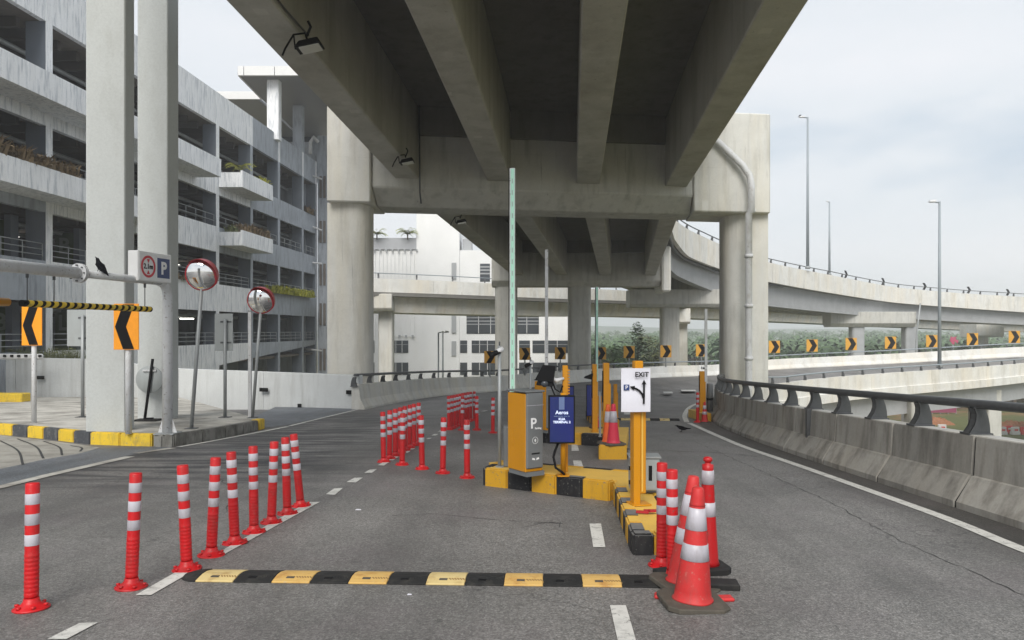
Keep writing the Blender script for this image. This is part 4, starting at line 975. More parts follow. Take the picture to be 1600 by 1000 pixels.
# ================================================================== WHITE TERMINAL BUILDING
Y0 = 96.0
wb = thing('white_building', 'large white clad building with dark strip windows behind the rear ramp', 'building', (PX(720, Y0), Y0, -10.2))
def wbox(x0, x1, yt, yb, d0, d1, nm, mat, parent=None, bev=0):
    m = MB(); m.box(PX(x0, Y0), PX(x1, Y0), Y0 + d0, Y0 + d1, PZ(yb, Y0), PZ(yt, Y0)); return m.build(nm, mat, parent or wb, world=True, bevel=bev)
wbox(500, 651, 390, 690, .0, 30, 'wall', M['terminal'])
wbox(651.1, 718, 322, 690, -.25, 30, 'tower_wall', M['terminal'])
wbox(718.1, 905, 391, 690, .0, 30, 'wall', M['terminal'])
wbox(500, 651, 372, 389.9, -.2, 0.6, 'roof_planter', M['terminal_grey'])
wbox(722, 736, 372, 390.8, 1, 4, 'roof_vent', M['louvre'])
wbox(650, 651, 358, 389, .2, .5, 'roof_mast', M['steel'])
for k in range(12):
    wbox(579 + k * 6.1, 580.6 + k * 6.1, 394, 526, -.12, -.002, 'cladding_rib', M['terminal'])
for k in range(8): wbox(584 + k * 9.5, 586.4 + k * 9.5, 389.9, 393, -.5, -.19, 'roof_bracket', M['louvre'])
for k in range(4): wbox(613 + k * 10.2, 616 + k * 10.2, 523.5, 527, -.4, -.13, 'wall_spout', M['louvre'])
def wwin(x0, x1, yt, yb, nv=0, bars=()):
    f = wbox(x0, x1, yt, yb, -.06, -.003, 'window', M['glass'])
    for i in range(1, nv + 1): x = x0 + (x1 - x0) * i / (nv + 1); wbox(x - .4, x + .4, yt + .2, yb - .2, -.1, -.062, 'mullion', M['white_panel'], f)
    for b, t_ in bars: wbox(x0 + .2, x1 - .2, b, b + t_, -.12, -.1005, 'transom', M['louvre'], f)
    return f
def mull_fix(): pass
wwin(729, 842, 492, 521.5, 5, ((496, 1.2), (501, 1.4), (506, 1.2)))
wwin(750, 765.5, 412, 440, 0, ((416, 2.2), (421, 2.2), (426.5, 2.2)))
wbox(706, 713, 411, 436, -.45, -.253, 'louvre', M['louvre']); wbox(706, 713, 493, 520, -.45, -.253, 'louvre', M['louvre']); wbox(706, 713, 533, 555.5, -.45, -.253, 'louvre', M['louvre'])
for x0, x1 in ((576, 585), (609, 638), (719, 730), (737, 774), (776, 800), (811, 828), (832, 890)):
    wwin(x0, x1, 532, 551.5, 2 if x1 - x0 > 20 else 0, ((538, .7),)); 
    wwin(x0, x1, 566.5, 586, 2 if x1 - x0 > 20 else 0)
for py in (458, 475, 492): wbox(846, 904, py, py + 1.2, -.06, -.004, 'ledge_line', M['rail_far'])
# ================================================================== LEFT PLAZA
KH = .222
def onpl(px, py):   # base on the plaza surface
    p = at(px, py, KH); return p
# two tall columns
def sqcol(label, fl, fr, br, zt):
    fl, fr, br = Vector(fl), Vector(fr), Vector(br); bl = fl + (br - fr); t = thing('concrete_column', label, 'column', (fr.x, fr.y, gz(fr.y) + KH), 0, None)
    m = MB(); m.prism([(fl.x, fl.y), (fr.x, fr.y), (br.x, br.y), (bl.x, bl.y)], gz(fl.y) - .1, zt); m.build('shaft', M['pier_grey'], t, world=True, bevel=.02)
    c = (fl + br) / 2; m = MB(); m.rbox((c.x, c.y, zt + .3), (1.3, 1.3, .6)); m.build('column_head', M['pier_grey'], t, world=True); return t
def g2(px, y): return (PX(px, y), y, 0)
sqcol('nearer of two tall pale grey square columns standing behind the chevron board with its post', g2(134, 14.12), g2(195.5, 14.28), g2(210, 14.95), 13.5)
sqcol('further tall pale grey square column beside the parking sign box and leaning disc', g2(214.5, 17.05), g2(262, 17.15), g2(279, 17.85), 14.5)

# height limit gantry
def GP(t, z): return Vector((-6.27 - .183 * t, 13.75 - t, z))
gt = thing('height_gantry', 'white steel height limit gantry with bolted flange reaching across the side road', 'gantry', (-6.27, 13.75, gz(13.75) + KH))
m = MB(); m.tube([GP(0, gz(13.75) + KH), GP(0, 2.1), GP(.03, 2.24), GP(.1, 2.33), GP(.22, 2.365)], [.092, .085, .082, .08, .078], 14); m.build('post', M['pole_white'], gt, world=True)
m = MB(); m.tube([GP(.225, 2.366), GP(2.12, 2.376)], .062, 12); m.build('thin_arm', M['pole_white'], gt, world=True)
m = MB(); m.tube([GP(2.17, 2.38), GP(6.2, 2.385)], .088, 14); m.build('thick_arm', M['pole_white'], gt, world=True)
m = MB(); m.tube([GP(2.10, 2.378), GP(2.128, 2.378)], .15, 18); m.build('flange', M['pole_white'], gt, world=True)
m = MB(); m.tube([GP(2.135, 2.378), GP(2.165, 2.378)], .15, 18); fl_o = m.build('flange', M['pole_white'], gt, world=True)
for k in range(8):
    a = math.pi * 2 * k / 8; c = GP(2.17, 2.378) + Vector((math.cos(a) * .12, 0, math.sin(a) * .12)); m = MB(); m.tube([c, c + Vector((-.004, -.03, 0))], .013, 6); m.build('bolt', M['steel_dark'], gt, world=True)
m = MB(); z0 = gz(13.75) + KH; m.rbox((-6.27, 13.75, z0 + .012), (.36, .36, .022)); m.build('base_plate', M['steel'], gt, world=True)
for sx in (-1, 1): m = MB(); m.prism_t([(0.08, 0), (.17, 0), (0.08, .28)], .012, lambda u, v, w, sx=sx: Vector((-6.27 + sx * u, 13.744 + w, z0 + .024 + v))); m.build('gusset', M['pole_white'], gt, world=True)
# sign box on the arm; its lettered side faces the road
dv = Vector((-.183, -1, 0)).normalized(); nv_ = Vector((1, -.183, 0)).normalized()
sc_ = GP(.48, 2.60) + Vector((.1, -.018, 0)); sb = thing('sign_box', 'white box sign with 2.1m height limit ring and blue P on the gantry', 'sign', tuple(sc_))
rot_sb = math.atan2(dv.y, dv.x) + math.pi     # local x runs along -dv (away), local y?
Ms = Matrix(((-dv.x, -nv_.x, 0), (-dv.y, -nv_.y, 0), (0, 0, 1)))    # x: away from camera, y: into the box (from sign face), z up
eul = Ms.to_euler()
sb.rotation_euler = eul
m = MB(); m.box(-.455, .455, 0, .20, -.26, .26); m.build('box_body', M['white_panel'], sb, bevel=.012)
m = MB(); m.box(-.43, .43, -.006, -.001, -.235, .235); m.build('face_panel', M['sign_white'], sb)
def ringm(r0, r1, n=40, y=-.012, d=.004):
    m = MB(); vs = []
    for k in range(n):
        a = 2 * math.pi * k / n
        for r_, yy in ((r0, y), (r1, y), (r1, y + d), (r0, y + d)): vs.append((r_ * math.cos(a), yy, r_ * math.sin(a)))
    fs = [(k * 4 + a, k * 4 + (a + 1) % 4, ((k + 1) % n) * 4 + (a + 1) % 4, ((k + 1) % n) * 4 + a) for k in range(n) for a in range(4)]
    m.add(vs, fs); return m
o = ringm(.148, .19).build('red_ring', M['sign_red'], sb); o.location = (-.20, 0, 0)
for s_ in (1, -1):
    m = MB(); m.prism_t([(-.04, s_ * .13), (.04, s_ * .13), (0, s_ * .062)], .003, lambda u, v, w: Vector((-.20 + u, -.0115 + w, v))); m.build('triangle_mark', M['sign_red'], sb)
put_text('height_text', '2.1m', .125, M['sign_black'], sb, (-.20, -.011, 0), (R(90), 0, 0), .003)
m = MB(); m.box(.045, .385, -.011, -.0065, -.175, .175); m.build('blue_square', M['sign_blue'], sb)
put_text('parking_letter', 'P', .30, M['sign_white'], sb, (.215, -.014, -.01), (R(90), 0, 0), .012)
# hanging striped bar
hb = thing('height_bar', 'black and yellow striped warning bar hanging on chains under the gantry', 'height bar', tuple(GP(1.8, 1.87)))
t0, t1 = .474, 3.2; L_ = (t1 - t0); zc0, zc1 = 1.868, 1.878
m = MB(); m.tube([GP(t0, zc0), GP(t1, zc1)], .048, 12); m.build('bar_tube', M['sign_black'], hb, world=True)
nst = 18
for k in range(nst):
    a = t0 + .05 + (L_ - .06) * k / nst; m = MB(); vs = []; n = 12
    for f in (0, 1):
        for q in range(n):
            an = 2 * math.pi * q / n; tt = a + f * L_ / nst * .56 + .03 * math.cos(an + 2.2); c = GP(tt, zc0 + (zc1 - zc0) * k / nst); vs.append(c + nv_ * .0495 * math.cos(an) + Vector((0, 0, .0495 * math.sin(an))))
    m.smooth = True; m.add(vs, [(q, (q + 1) % n, n + (q + 1) % n, n + q) for q in range(n)]); m.build('yellow_stripe', M['old_yellow'], hb, world=True)
for t_ in (.62, 2.62, 3.1):
    m = MB(); m.tube([GP(t_, 1.91), GP(t_, 2.31)], .008, 5); m.tube([GP(t_, 2.24), GP(t_, 2.31)], .022, 6); m.build('hanger', M['steel_dark'], hb, world=True)
hb2 = thing('height_bar', 'plain orange end of the next hanging bar cut by the left edge of the picture', 'height bar', tuple(GP(4.0, 1.85)))
m = MB(); m.tube([GP(3.42, 1.885), GP(5.6, 1.885)], .058, 10); m.build('bar_tube', M['orange'], hb2, world=True)
bs = thing('blue_sign', 'edge of a blue sign hanging from the gantry at the left edge', 'sign', tuple(GP(3.55, 2.1)))
m = MB(); c = GP(4.05, 2.20); Mb = Matrix(((-dv.x, -nv_.x, 0), (-dv.y, -nv_.y, 0), (0, 0, 1))); m.rbox(GP(4.2, 2.15) + nv_ * .14, (.95, .04, .36), M=Mb); m.build('sign_panel', plain('cyan_sign', (.03, .22, .42), .4), bs, world=True, bevel=.01)
m = MB(); m.rbox(GP(4.2, 2.15) + nv_ * .117, (.99, .02, .40), M=Mb); m.build('sign_back', M['sign_white'], bs, world=True)

# crow
def crow(label, loc, rz, pitch, s=1.0):
    t = thing('crow', label, 'bird', loc, rz); m = MB(); m.smooth = True
    c_, s_ = math.cos(pitch), math.sin(pitch)
    def q(x, z, y=0): return Vector((x * c_ - z * s_, y, x * s_ + z * c_ + .13)) * s
    body = [(-.30, .012, .05), (-.20, .02, .035), (-.13, .045, .0), (-.05, .062, 0), (.03, .058, .01), (.08, .04, .035), (.105, .036, .055), (.13, .032, .065), (.155, .016, .062), (.175, .011, .056), (.205, .003, .05)]
    m.tube([q(a, z * .6) for a, r_, z in body], [r_ * s for a, r_, z in body], 12); m.build('body', M['feather'], t)
    for sd in (1, -1):
        m = MB(); w = [q(.06, .03, .045 * sd), q(-.02, .045, .066 * sd), q(-.26, .02, .02 * sd), q(-.12, -.02, .055 * sd), q(.03, -.02, .058 * sd)]
        w2 = [p + Vector((0, .012 * sd * s, 0)) for p in w]; m.add(w + w2, [(4, 3, 2, 1, 0), (5, 6, 7, 8, 9)] + [(i, (i + 1) % 5, 5 + (i + 1) % 5, 5 + i) for i in range(5)]); m.build('wing', M['feather'], t)
        m = MB(); hip = q(-.02, -.04, .025 * sd); f = Vector((hip.x + .02 * s, hip.y, .0)); m.tube([hip, Vector((hip.x - .012 * s, hip.y, hip.z * .5)), f], [.012 * s, .006 * s, .006 * s], 6); m.tube([f + Vector((-.03 * s, 0, .005)), f + Vector((.04 * s, 0, .005))], .005 * s, 5); m.build('leg', M['feather'], t)
    return t
pc = GP(1.7, 2.435); pc.z = 2.43
crow('black crow perched on the gantry arm left of the sign box', tuple(pc), R(160), R(48), .82)
gpt = at(1064, 675); crow('black bird walking on the road near the far road hump', tuple(gpt), R(160), R(8), .70)

# chevron boards on posts
def chevron_board(name, label, loc, w, h, direc, mats, post_r, post_bot, rz=0, group=None, thick=.02, cat='road sign', margin=.0):
    """loc: board centre; direc -1 points left, +1 right"""
    t = thing(name, label, cat, loc, rz, group)
    m = MB(); m.box(-w / 2, w / 2, 0, thick, -h / 2, h / 2); m.build('sign_panel', mats[0], t, bevel=.004)
    d = direc; a = w * .46; b = w * .02; tk = w * .46
    pol = [(d * (a - tk * 1.0 - .08 * w), h * .485), (d * (a - .36 * w), h * .485), (d * a, 0), (d * (a - .36 * w), -h * .485), (d * (a - tk - .36 * w), -h * .485), (d * (a - tk), 0)]
    pol = [(-d * w * .32, h * .485), (d * w * .12, h * .485), (d * w * .44, 0), (d * w * .12, -h * .485), (-d * w * .32, -h * .485), (d * w * .0, 0)]
    m = MB(); m.prism_t(pol, .003, lambda u, v, q_: Vector((u, -.0045 + q_, v))); m.build('chevron', mats[1], t)
    m = MB(); m.tube([(0, thick + post_r + .004, post_bot), (0, thick + post_r + .004, h * .42)], post_r, 10); m.build('post', mats[2], t)
    m = MB(); m.box(-w * .3, w * .3, thick + .0005, thick + .02, h * .25, h * .30); m.box(-w * .3, w * .3, thick + .0005, thick + .02, -h * .30, -h * .25); m.build('bracket', mats[2], t)
    return t
Ms3 = (M['sign_orange'], M['sign_black'], M['pole_white'])
c1 = P(49.5, 508.5, 16.2); b1 = gz(16.3) + KH; chevron_board('chevron_sign', 'orange board with black left chevron at far left behind the striped bar', tuple(c1), .455, .86, -1, Ms3, .05, b1 - c1.z, R(-4))
c2 = P(197, 510.5, 13.62); b2 = gz(13.62) + KH; t = chevron_board('chevron_sign', 'orange board with black left chevron standing before the nearer square column', tuple(c2), .47, .83, -1, Ms3, .055, b2 - c2.z, R(-4))
for c_, b_ in ((c1, b1), (c2, b2)):
    pass
# grey backs of signs
def sign_back(label, px, pt, pb, w, bx, by, y):
    cz = (PZ(pt, y) + PZ(pb, y)) / 2; h = PZ(pt, y) - PZ(pb, y); t = thing('traffic_sign', label, 'road sign', (PX(px, y), y, cz))
    m = MB(); m.box(-w / 2, w / 2, .0, .02, -h / 2, h / 2); m.build('sign_panel', M['sign_grey'], t, bevel=.004)
    x = PX(bx, y) - PX(px, y); zb = gz(y) + KH - cz; m = MB(); m.tube([(x, -.05, zb), (x, -.05, h * .35)], .04, 10); m.build('post', M['steel'], t)
    for s_ in (-.28, .28): m = MB(); m.box(x - .13, x + .13, -.012, -.001, s_ * h - .02, s_ * h + .02); m.build('bracket', M['steel_dark'], t)
    m = MB(); m.box(x - .12, x + .12, -.17, .07, zb, zb + .02); m.build('base_plate', M['steel_dark'], t)
sign_back('grey back of a traffic sign on a post between the two convex mirrors', 349.5, 490, 548, .43, 353, 651, 17.9)
sign_back('grey back of a traffic sign partly hidden left of the nearer square column', 121, 484, 541, .5, 131, 651, 18.0)
# extra pale post next to the second mirror
q = onpl(390.5, 652); t = thing('metal_post', 'pale square post standing right beside the further mirror pole', 'post', tuple(q)); m = MB(); m.box(-.035, .035, -.03, .03, 0, 2.5); m.build('post_tube', M['pole_white'], t); m = MB(); m.box(-.04, .04, -.035, .035, 2.501, 2.54); m.build('post_cap', M['steel'], t)
# convex mirrors
def convex(label, cx, cy, bx, by, r, y):
    b = onpl(bx, by); y = b.y; c = P(cx, cy, y); t = thing('convex_mirror', label, 'mirror', tuple(b))
    c = c - b; c = Vector((c.x, -.10, c.z)); Mm = Euler((R(101), 0, R(6))).to_matrix()
    fwd = Mm @ Vector((0, 0, 1))
    prof = [(r * math.sin(a), r * 1.55 * (math.cos(a) - math.cos(.72)) ) for a in [0.0001] + [.72 * k / 10 for k in range(1, 11)]]
    prof = [(r * 1.0 * math.sin(.72 * k / 12) / math.sin(.72) + (1e-7 if k == 0 else 0), .012 + r * 1.2 * (math.cos(.72 * k / 12) - math.cos(.72))) for k in range(13)]
    m = MB(); m.smooth = True; m.lathe(prof, 32, c, Mm); m.build('mirror_dome', M['mirror'], t)
    m = MB(); m.lathe([(r * .99, 0.012), (r * 1.04, .012), (r * 1.04, -.03), (r * .6, -.06), (.01, -.07)][::-1], 32, c, Mm); m.build('mirror_back', M['rim_red'], t)
    m = MB(); n = 22; vs = []
    for k in range(n + 1):
        a = R(-35 + 170 * k / n); dep = .19 * math.sin(math.pi * min(1, max(0.02, (k / n))) ) + .02
        for rr, d in ((r * 1.025, -.03), (r * 1.05, dep), (r * 1.075, dep), (r * 1.05, -.03)): vs.append(c + Mm @ Vector((rr * math.cos(a), rr * math.sin(a), d)))
    fs = [(k * 4 + a, k * 4 + (a + 1) % 4, (k + 1) * 4 + (a + 1) % 4, (k + 1) * 4 + a) for k in range(n) for a in range(4)] + [(0, 1, 2, 3), (n * 4 + 3, n * 4 + 2, n * 4 + 1, n * 4)]
    m.add(vs, fs); m.build('visor', M['rim_red'], t)
    top = c + Vector((-.02, .10, -.1)); m = MB(); m.tube([(0, 0, 0), (top.x, top.y - .03, top.z)], .036, 12); m.build('pole', M['steel'], t)
    m = MB(); m.rbox((c.x, c.y + .07, c.z - .03), (.12, .10, .08)); m.build('clamp', M['steel_dark'], t)
    m = MB(); m.rbox((0, 0, .008), (.2, .2, .014)); m.build('base_plate', M['steel_dark'], t)
    return t
convex('nearer round convex mirror with dark red hood on a slightly leaning pole', 318.5, 430, 299, 670, .30, 14.7)
convex('further round convex mirror with dark red hood beside a pale square post', 410, 469.5, 394.5, 653, .305, 17.6)
# fallen sign disc leaning between the columns
b = onpl(226, 658); t = thing('leaning_sign', 'round grey sign back on a black pole leaning against the further square column', 'road sign', tuple(b))
m = MB(); m.tube([(0, 0, 0.03), (.17, .02, 1.38)], .032, 8); m.build('pole', M['dark'], t)
Mm = Euler((R(90), 0, 0)).to_matrix(); m = MB(); m.lathe([(.001, .016), (.30, .016), (.305, .008), (.305, -.006), (.001, -.006)], 36, (.075, .07, .92), Mm); m.build('sign_disc', M['sign_grey'], t)
m = MB(); m.rbox((.09, .035, 1.12), (.30, .03, .035)); m.build('bracket', M['pole_white'], t)
m = MB(); m.rbox((0.06, 0, .02), (.50, .32, .05)); m.build('rubber_foot', M['rubber'], t, bevel=.01)
m = MB(); m.rbox((0.10, -.02, .065), (.20, .05, .03), R(20)); m.build('foot_clip', M['dark'], t)

# ================================================================== BOLLARDS
def make_bollard():
    t = thing('flexible_bollard', '', 'bollard')
    m = MB(); m.lathe([(.102, 0), (.103, .008), (.095, .013), (.056, .032), (.045, .050), (.042, .068)], 24); 
    for k in range(6): a = k * math.pi / 3 + .3; m.lathe([(.013, .018), (.013, .030), (.001, .031)], 6, (.083 * math.cos(a), .083 * math.sin(a), 0))
    m.build('base_flange', M['red'], t)
    pr = [(.0395, .07)]; z = .08
    while z < .33: pr += [(.0395, z), (.0409, z + .004), (.0409, z + .014), (.0395, z + .018)]; z += .026
    pr += [(.0395, .36), (.0395, .755), (.036, .764), (.0, .765)]
    m = MB(); m.lathe(pr, 20); m.build('post', M['red'], t)
    for z0, z1 in ((.635, .70), (.510, .578), (.385, .452)):
        m = MB(); m.lathe([(.0402, z0), (.0408, z0 + .001), (.0408, z1 - .001), (.0402, z1)], 20); m.build('reflective_band', M['band'], t)
    return t
bol = make_bollard(); used = [False]
def place_bollard(p, label, group, tilt=(0, 0), rz=0):
    rot = Euler((tilt[1], tilt[0], rz)); 
    if not used[0]: used[0] = True; bol.location = p; bol.rotation_euler = rot; bol['label'] = label; bol['group'] = group; return bol
    r = dup(bol, p, None, label, rot); r['group'] = group; return r
ordn = ['first', 'second', 'third', 'fourth', 'fifth', 'sixth', 'seventh', 'eighth', 'ninth']
near = [(49, 951, 2.6), (205, 918, 2.4), (292, 890, 2.3), (330, 868, 2.5), (367, 849, 2.3), (397, 832, 2.1), (424, 817, 2.0), (449, 803, 1.6), (470, 791, -5.5)]
for i, (x, y, tl) in enumerate(near):
    ex = ' at the left edge' if i == 0 else (' leaning left behind its neighbour' if i == 8 else '')
    place_bollard(at(x, y), 'red and white bollard, %s from left in the near row%s' % (ordn[i], ex), 'bollards of the near slanting row', (R(tl), 0), random.random() * 6)
for i, (x, y) in enumerate([(628.4, 726.5), (659.6, 733), (691.8, 739.5), (730, 746.7)]):
    place_bollard(at(x, y), 'red and white bollard, %s from left in the short line before the ticket machine' % ordn[i], 'bollards in the front line before the ticket machine', (R(.8), R(random.uniform(-1, 1))), random.random() * 6)
for i, x in enumerate([600, 609, 618, 625.5, 633, 640.3, 647.7, 655]):
    Y = 11.5 + (14.2 - 11.5) * i / 7; p = Vector((PX(x - .4, Y), Y, gz(Y)))
    place_bollard(p, 'red and white bollard, %s from the left in the dense middle row' % ordn[i], 'bollards in the dense middle row', (R(.6 + random.uniform(-.6, .6)), 0), random.random() * 6)
for i in range(9):
    Y = 17.1 + 2.6 * i / 8; x = 702 + 34 * i / 8; p = Vector((PX(x - .3, Y), Y, gz(Y)))
    place_bollard(p, 'red and white bollard, %s from the left in the dense far row' % ordn[i], 'bollards in the dense far row', (R(random.uniform(-1, 1)), 0), random.random() * 6)
for x, Y, lab in ((722.3, 17.0, 'in front of the middle of the dense far row'), (741.5, 19.9, 'just past the right end of the dense far row'), (745, 17.0, 'in front of the right end of the dense far row'), (770, 16.3, 'standing alone between the far row and the ticket machine')):
    place_bollard(Vector((PX(x, Y), Y, gz(Y))), 'red and white bollard ' + lab, 'bollards around the far row', (R(.7), 0), random.random() * 6)
place_bollard(at(1034, 884), 'left red and white bollard of two beside the nose of the yellow island', 'bollards beside the island nose', (R(.5), 0), 1)
o = place_bollard(at(1051, 906), 'right red and white bollard beside the island nose, close behind the cones', 'bollards beside the island nose', (R(.6), 0), 2); 
place_bollard(at(1090, 660), 'small far red and white bollard at the front of the far right island', 'bollards on the far right island', (0, 0), 2)
for px, yy in ((1097, 20.6), (1102, 20.9)):
    place_bollard(Vector((PX(px, yy), yy, gz(yy))), 'red and white bollard %s the cone by the far right island' % ('left of' if px < 1100 else 'right of'), 'bollards on the far right island', (0, 0), 2)

# ================================================================== ROAD HUMPS
def hump(name, label, pts, mods, y_mats, L_=.28, H=.03):
    a, b = Vector(pts[0]), Vector(pts[1]); d = (b - a).normalized(); n_ = Vector((-d.y, d.x, 0)); t = thing(name, label, 'speed hump', tuple(a))
    w = (b - a).length / mods
    pro = [(-L_ / 2, 0), (-L_ / 2, .012), (-L_ * .28, H * .78), (-L_ * .12, H), (L_ * .12, H), (L_ * .28, H * .78), (L_ / 2, .012), (L_ / 2, 0)]
    for i in range(mods):
        o = a + d * (w * i + .002); 
        m = MB(); m.prism_t(pro, w - .004, lambda u, v, q_: o + d * q_ + n_ * u + Vector((0, 0, gz(o.y + u) - gz(o.y) + v)))
        mt = y_mats[i % 2]; mt = M['hump_orange'] if (mt is M['hump_yellow'] and i % 6 in (2, 4)) else mt; pc_ = m.build('hump_module', mt, t, world=True, bevel=.003)
        # raised ribs and bolt pocket on each module
        m = MB(); 
        for k in range(6):
            s0 = w * (.55 + k * .07); m.hexa([o + d * (s0 + dx) + n_ * u + Vector((0, 0, z)) for z_ in (0, 1) for (dx, u, z) in ((0.03, -L_ * .40, H * .42 + z_ * .006), (0.042, -L_ * .40, H * .42 + z_ * .006), (.012, -L_ * .22, H * .86 + z_ * .006), (0, -L_ * .22, H * .86 + z_ * .006))])
        m.build('grip_ribs', M['hump_rib'] if mt is not M['rubber'] else mt, pc_, world=True)
        m = MB(); c = o + d * (w * .42) + n_ * (-L_ * .27) + Vector((0, 0, H * .80)); m.rbox(c, (.055, .03, .012), math.atan2(d.y, d.x)); m.build('bolt_pocket', M['rubber_brown' if i % 2 == 0 else 'dark'], pc_, world=True)
    for s_, e_ in ((-1, a), (1, b)):
        m = MB(); vs = []; K_ = 8
        rings = [(0, 1.0), (.05, .94), (.09, .78), (.125, .5), (.14, .12)]
        for dd_, sc in rings:
            for u, v in pro: q_ = e_ + d * (s_ * (dd_ + .003)) + n_ * u * sc; vs.append(q_ + Vector((0, 0, v * (1 - (1 - sc) ** 1.5 * .9))))
        k = len(pro); m.add(vs, [(i * k + c, i * k + (c + 1) % k, (i + 1) * k + (c + 1) % k, (i + 1) * k + c) for i in range(len(rings) - 1) for c in range(k)] + [tuple(range(k)), tuple((len(rings) - 1) * k + c for c in reversed(range(k)))])
        if e_ is a: m.build('end_cap', M['rubber'], t, world=True)
    return t
ha = at(319, 903); hb_ = at(1018 + 59, 912)
hump('speed_hump', 'black and yellow rubber speed hump across the lane in the foreground', [(PX(319, 5.32), 5.32, gz(5.32)), (PX(1030, 5.18), 5.18, gz(5.18))], 12, (M['hump_yellow'], M['rubber']))
hump('speed_hump', 'thin dark speed hump with faded yellow pieces far ahead near the bird', [(PX(955, 20.1), 20.1, gz(20.1)), (PX(1061, 19.9), 19.9, gz(19.9))], 7, (M['rubber'], M['hump_yellow']), .35, .05)

# ================================================================== ISLANDS
IH = .22
def island(label, outline, blocks, fillpoly, loc, bl=.34, bw=.13, starts=(0, 0, 0), cnt=(None, None, None)):
    t = thing('traffic_island', label, 'traffic island', loc)
    hf = (lambda y: .168 + .052 * max(0, min(1, (y - 5.9) / 2.3))) if len(outline) == 4 else (lambda y: IH)
    m = MB(); m.prism(fillpoly, lambda x, y: gz(y) - .03, lambda x, y: gz(y) + hf(y) - .004); m.build('island_top', M['yellow_top'], t, world=True)
    k = 0
    for run, (a, b, inw) in enumerate(outline):
        k = starts[run]
        a = Vector((*a, 0)); b = Vector((*b, 0)); L_ = (b - a).length; n = cnt[run] or max(1, round(L_ / bl)); d = (b - a) / n; dn = d.normalized(); r_ = Vector((-dn.y, dn.x, 0)) * bw * inw
        for i in range(n):
            p, q = a + d * i + dn * .003, a + d * (i + 1) - dn * .003; jt = random.uniform(0, .004)
            c = [p, q, q + r_, p + r_]; bk = (k % 2) == 1
            m = MB(); m.hexa([Vector((v.x, v.y, gz(v.y) - .04)) for v in c] + [Vector((v.x, v.y, gz(v.y) + hf(v.y) + jt)) for v in c])
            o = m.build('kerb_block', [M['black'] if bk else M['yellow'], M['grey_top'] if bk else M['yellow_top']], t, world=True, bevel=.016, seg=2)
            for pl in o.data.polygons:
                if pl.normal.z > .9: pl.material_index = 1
            k += 1
    return t
isl = island('near yellow and black kerbed island carrying the ticket machine and the exit post', [((-.34, 9.27), (1.06, 8.22), 1), ((1.09, 8.14), (.945, 6.02), 1), ((.945, 5.9), (1.11, 5.9), 1), ((1.112, 5.9), (1.37, 5.9), 1)], None,
             [(-.22, 9.33), (1.15, 8.3), (1.0, 6.05), (1.37, 6.03), (1.58, 8.9), (-.12, 9.95), (-.3, 9.8)], tuple(Vector((.6, 8.6, gz(8.6)))), .345, .13, starts=(0, 0, 1, 0), cnt=(None, 8, 1, 1))
# far and right sides of the island
for a, b, n in (((1.385, 5.95), (1.60, 8.9), 8), ((1.58, 8.95), (-.1, 10.0), 5), ((-.16, 10.0), (-.36, 9.3), 2)):
    A0 = Vector((*a, 0)); B0 = Vector((*b, 0)); d = (B0 - A0) / n; dn = d.normalized(); r_ = Vector((-dn.y, dn.x, 0)) * .1
    for i in range(n):
        p, q = A0 + d * i + dn * .003, A0 + d * (i + 1) - dn * .003; c = [p, q, q + r_, p + r_]; bk = i % 2
        m = MB(); m.hexa([Vector((v.x, v.y, gz(v.y) - .04)) for v in c] + [Vector((v.x, v.y, gz(v.y) + .168 + .052 * max(0, min(1, (v.y - 5.9) / 2.3)) + .003)) for v in c]); m.build('kerb_block', M['black' if bk else 'yellow'], isl, world=True, bevel=.014)
def i_at(px, y): return Vector((PX(px, y), y, gz(y) + IH))
i2 = island('second yellow and black kerbed island behind the screen with cones on its nose', [((.55, 14.3), (1.62, 13.65), 1), ((1.66, 13.6), (1.38, 11.95), 1), ((1.36, 11.8), (1.80, 11.8), 1)], None,
            [(.6, 14.35), (1.7, 13.7), (1.45, 11.95), (1.80, 11.95), (2.35, 15.2), (.8, 15.4)], (1.3, 13.5, gz(13.5)), .40, .14, starts=(1, 0, 0), cnt=(None, None, 1))
i3 = island('far right yellow and black island at the barrier with an orange post', [((4.87, 19.45), (5.14, 19.45), 1)], None, [(4.9, 19.6), (5.12, 19.6), (5.25, 21.2), (4.95, 21.2)], (5.0, 19.6, gz(19.6)), .28, .14)
i4 = island('furthest yellow and black island at the end of the lane divider', [((1.95, 17.2), (2.45, 17.2), 1), ((1.93, 17.3), (2.0, 20.5), -1)], None, [(2.0, 17.35), (2.45, 17.35), (2.55, 20.5), (2.05, 20.5)], (2.2, 17.4, gz(17.4)), .4, .14)

# red brown scrap on the island
q = i_at(1011, 6.62) - Vector((0, 0, .032)); m = MB(); 
for k, (dx, dy, l, r_) in enumerate(((-.04, 0, .11, .012), (.02, .02, .09, .015), (.05, -.01, .07, .008))): m.rbox((dx, dy, .012 + k * .006), (l, .035, .018), R(10 * k - 12))
o = m.build('red_scrap', M['rim_red']); o.location = q; tag(o, 'small dark red broken plastic scrap lying on the yellow island top', 'debris')

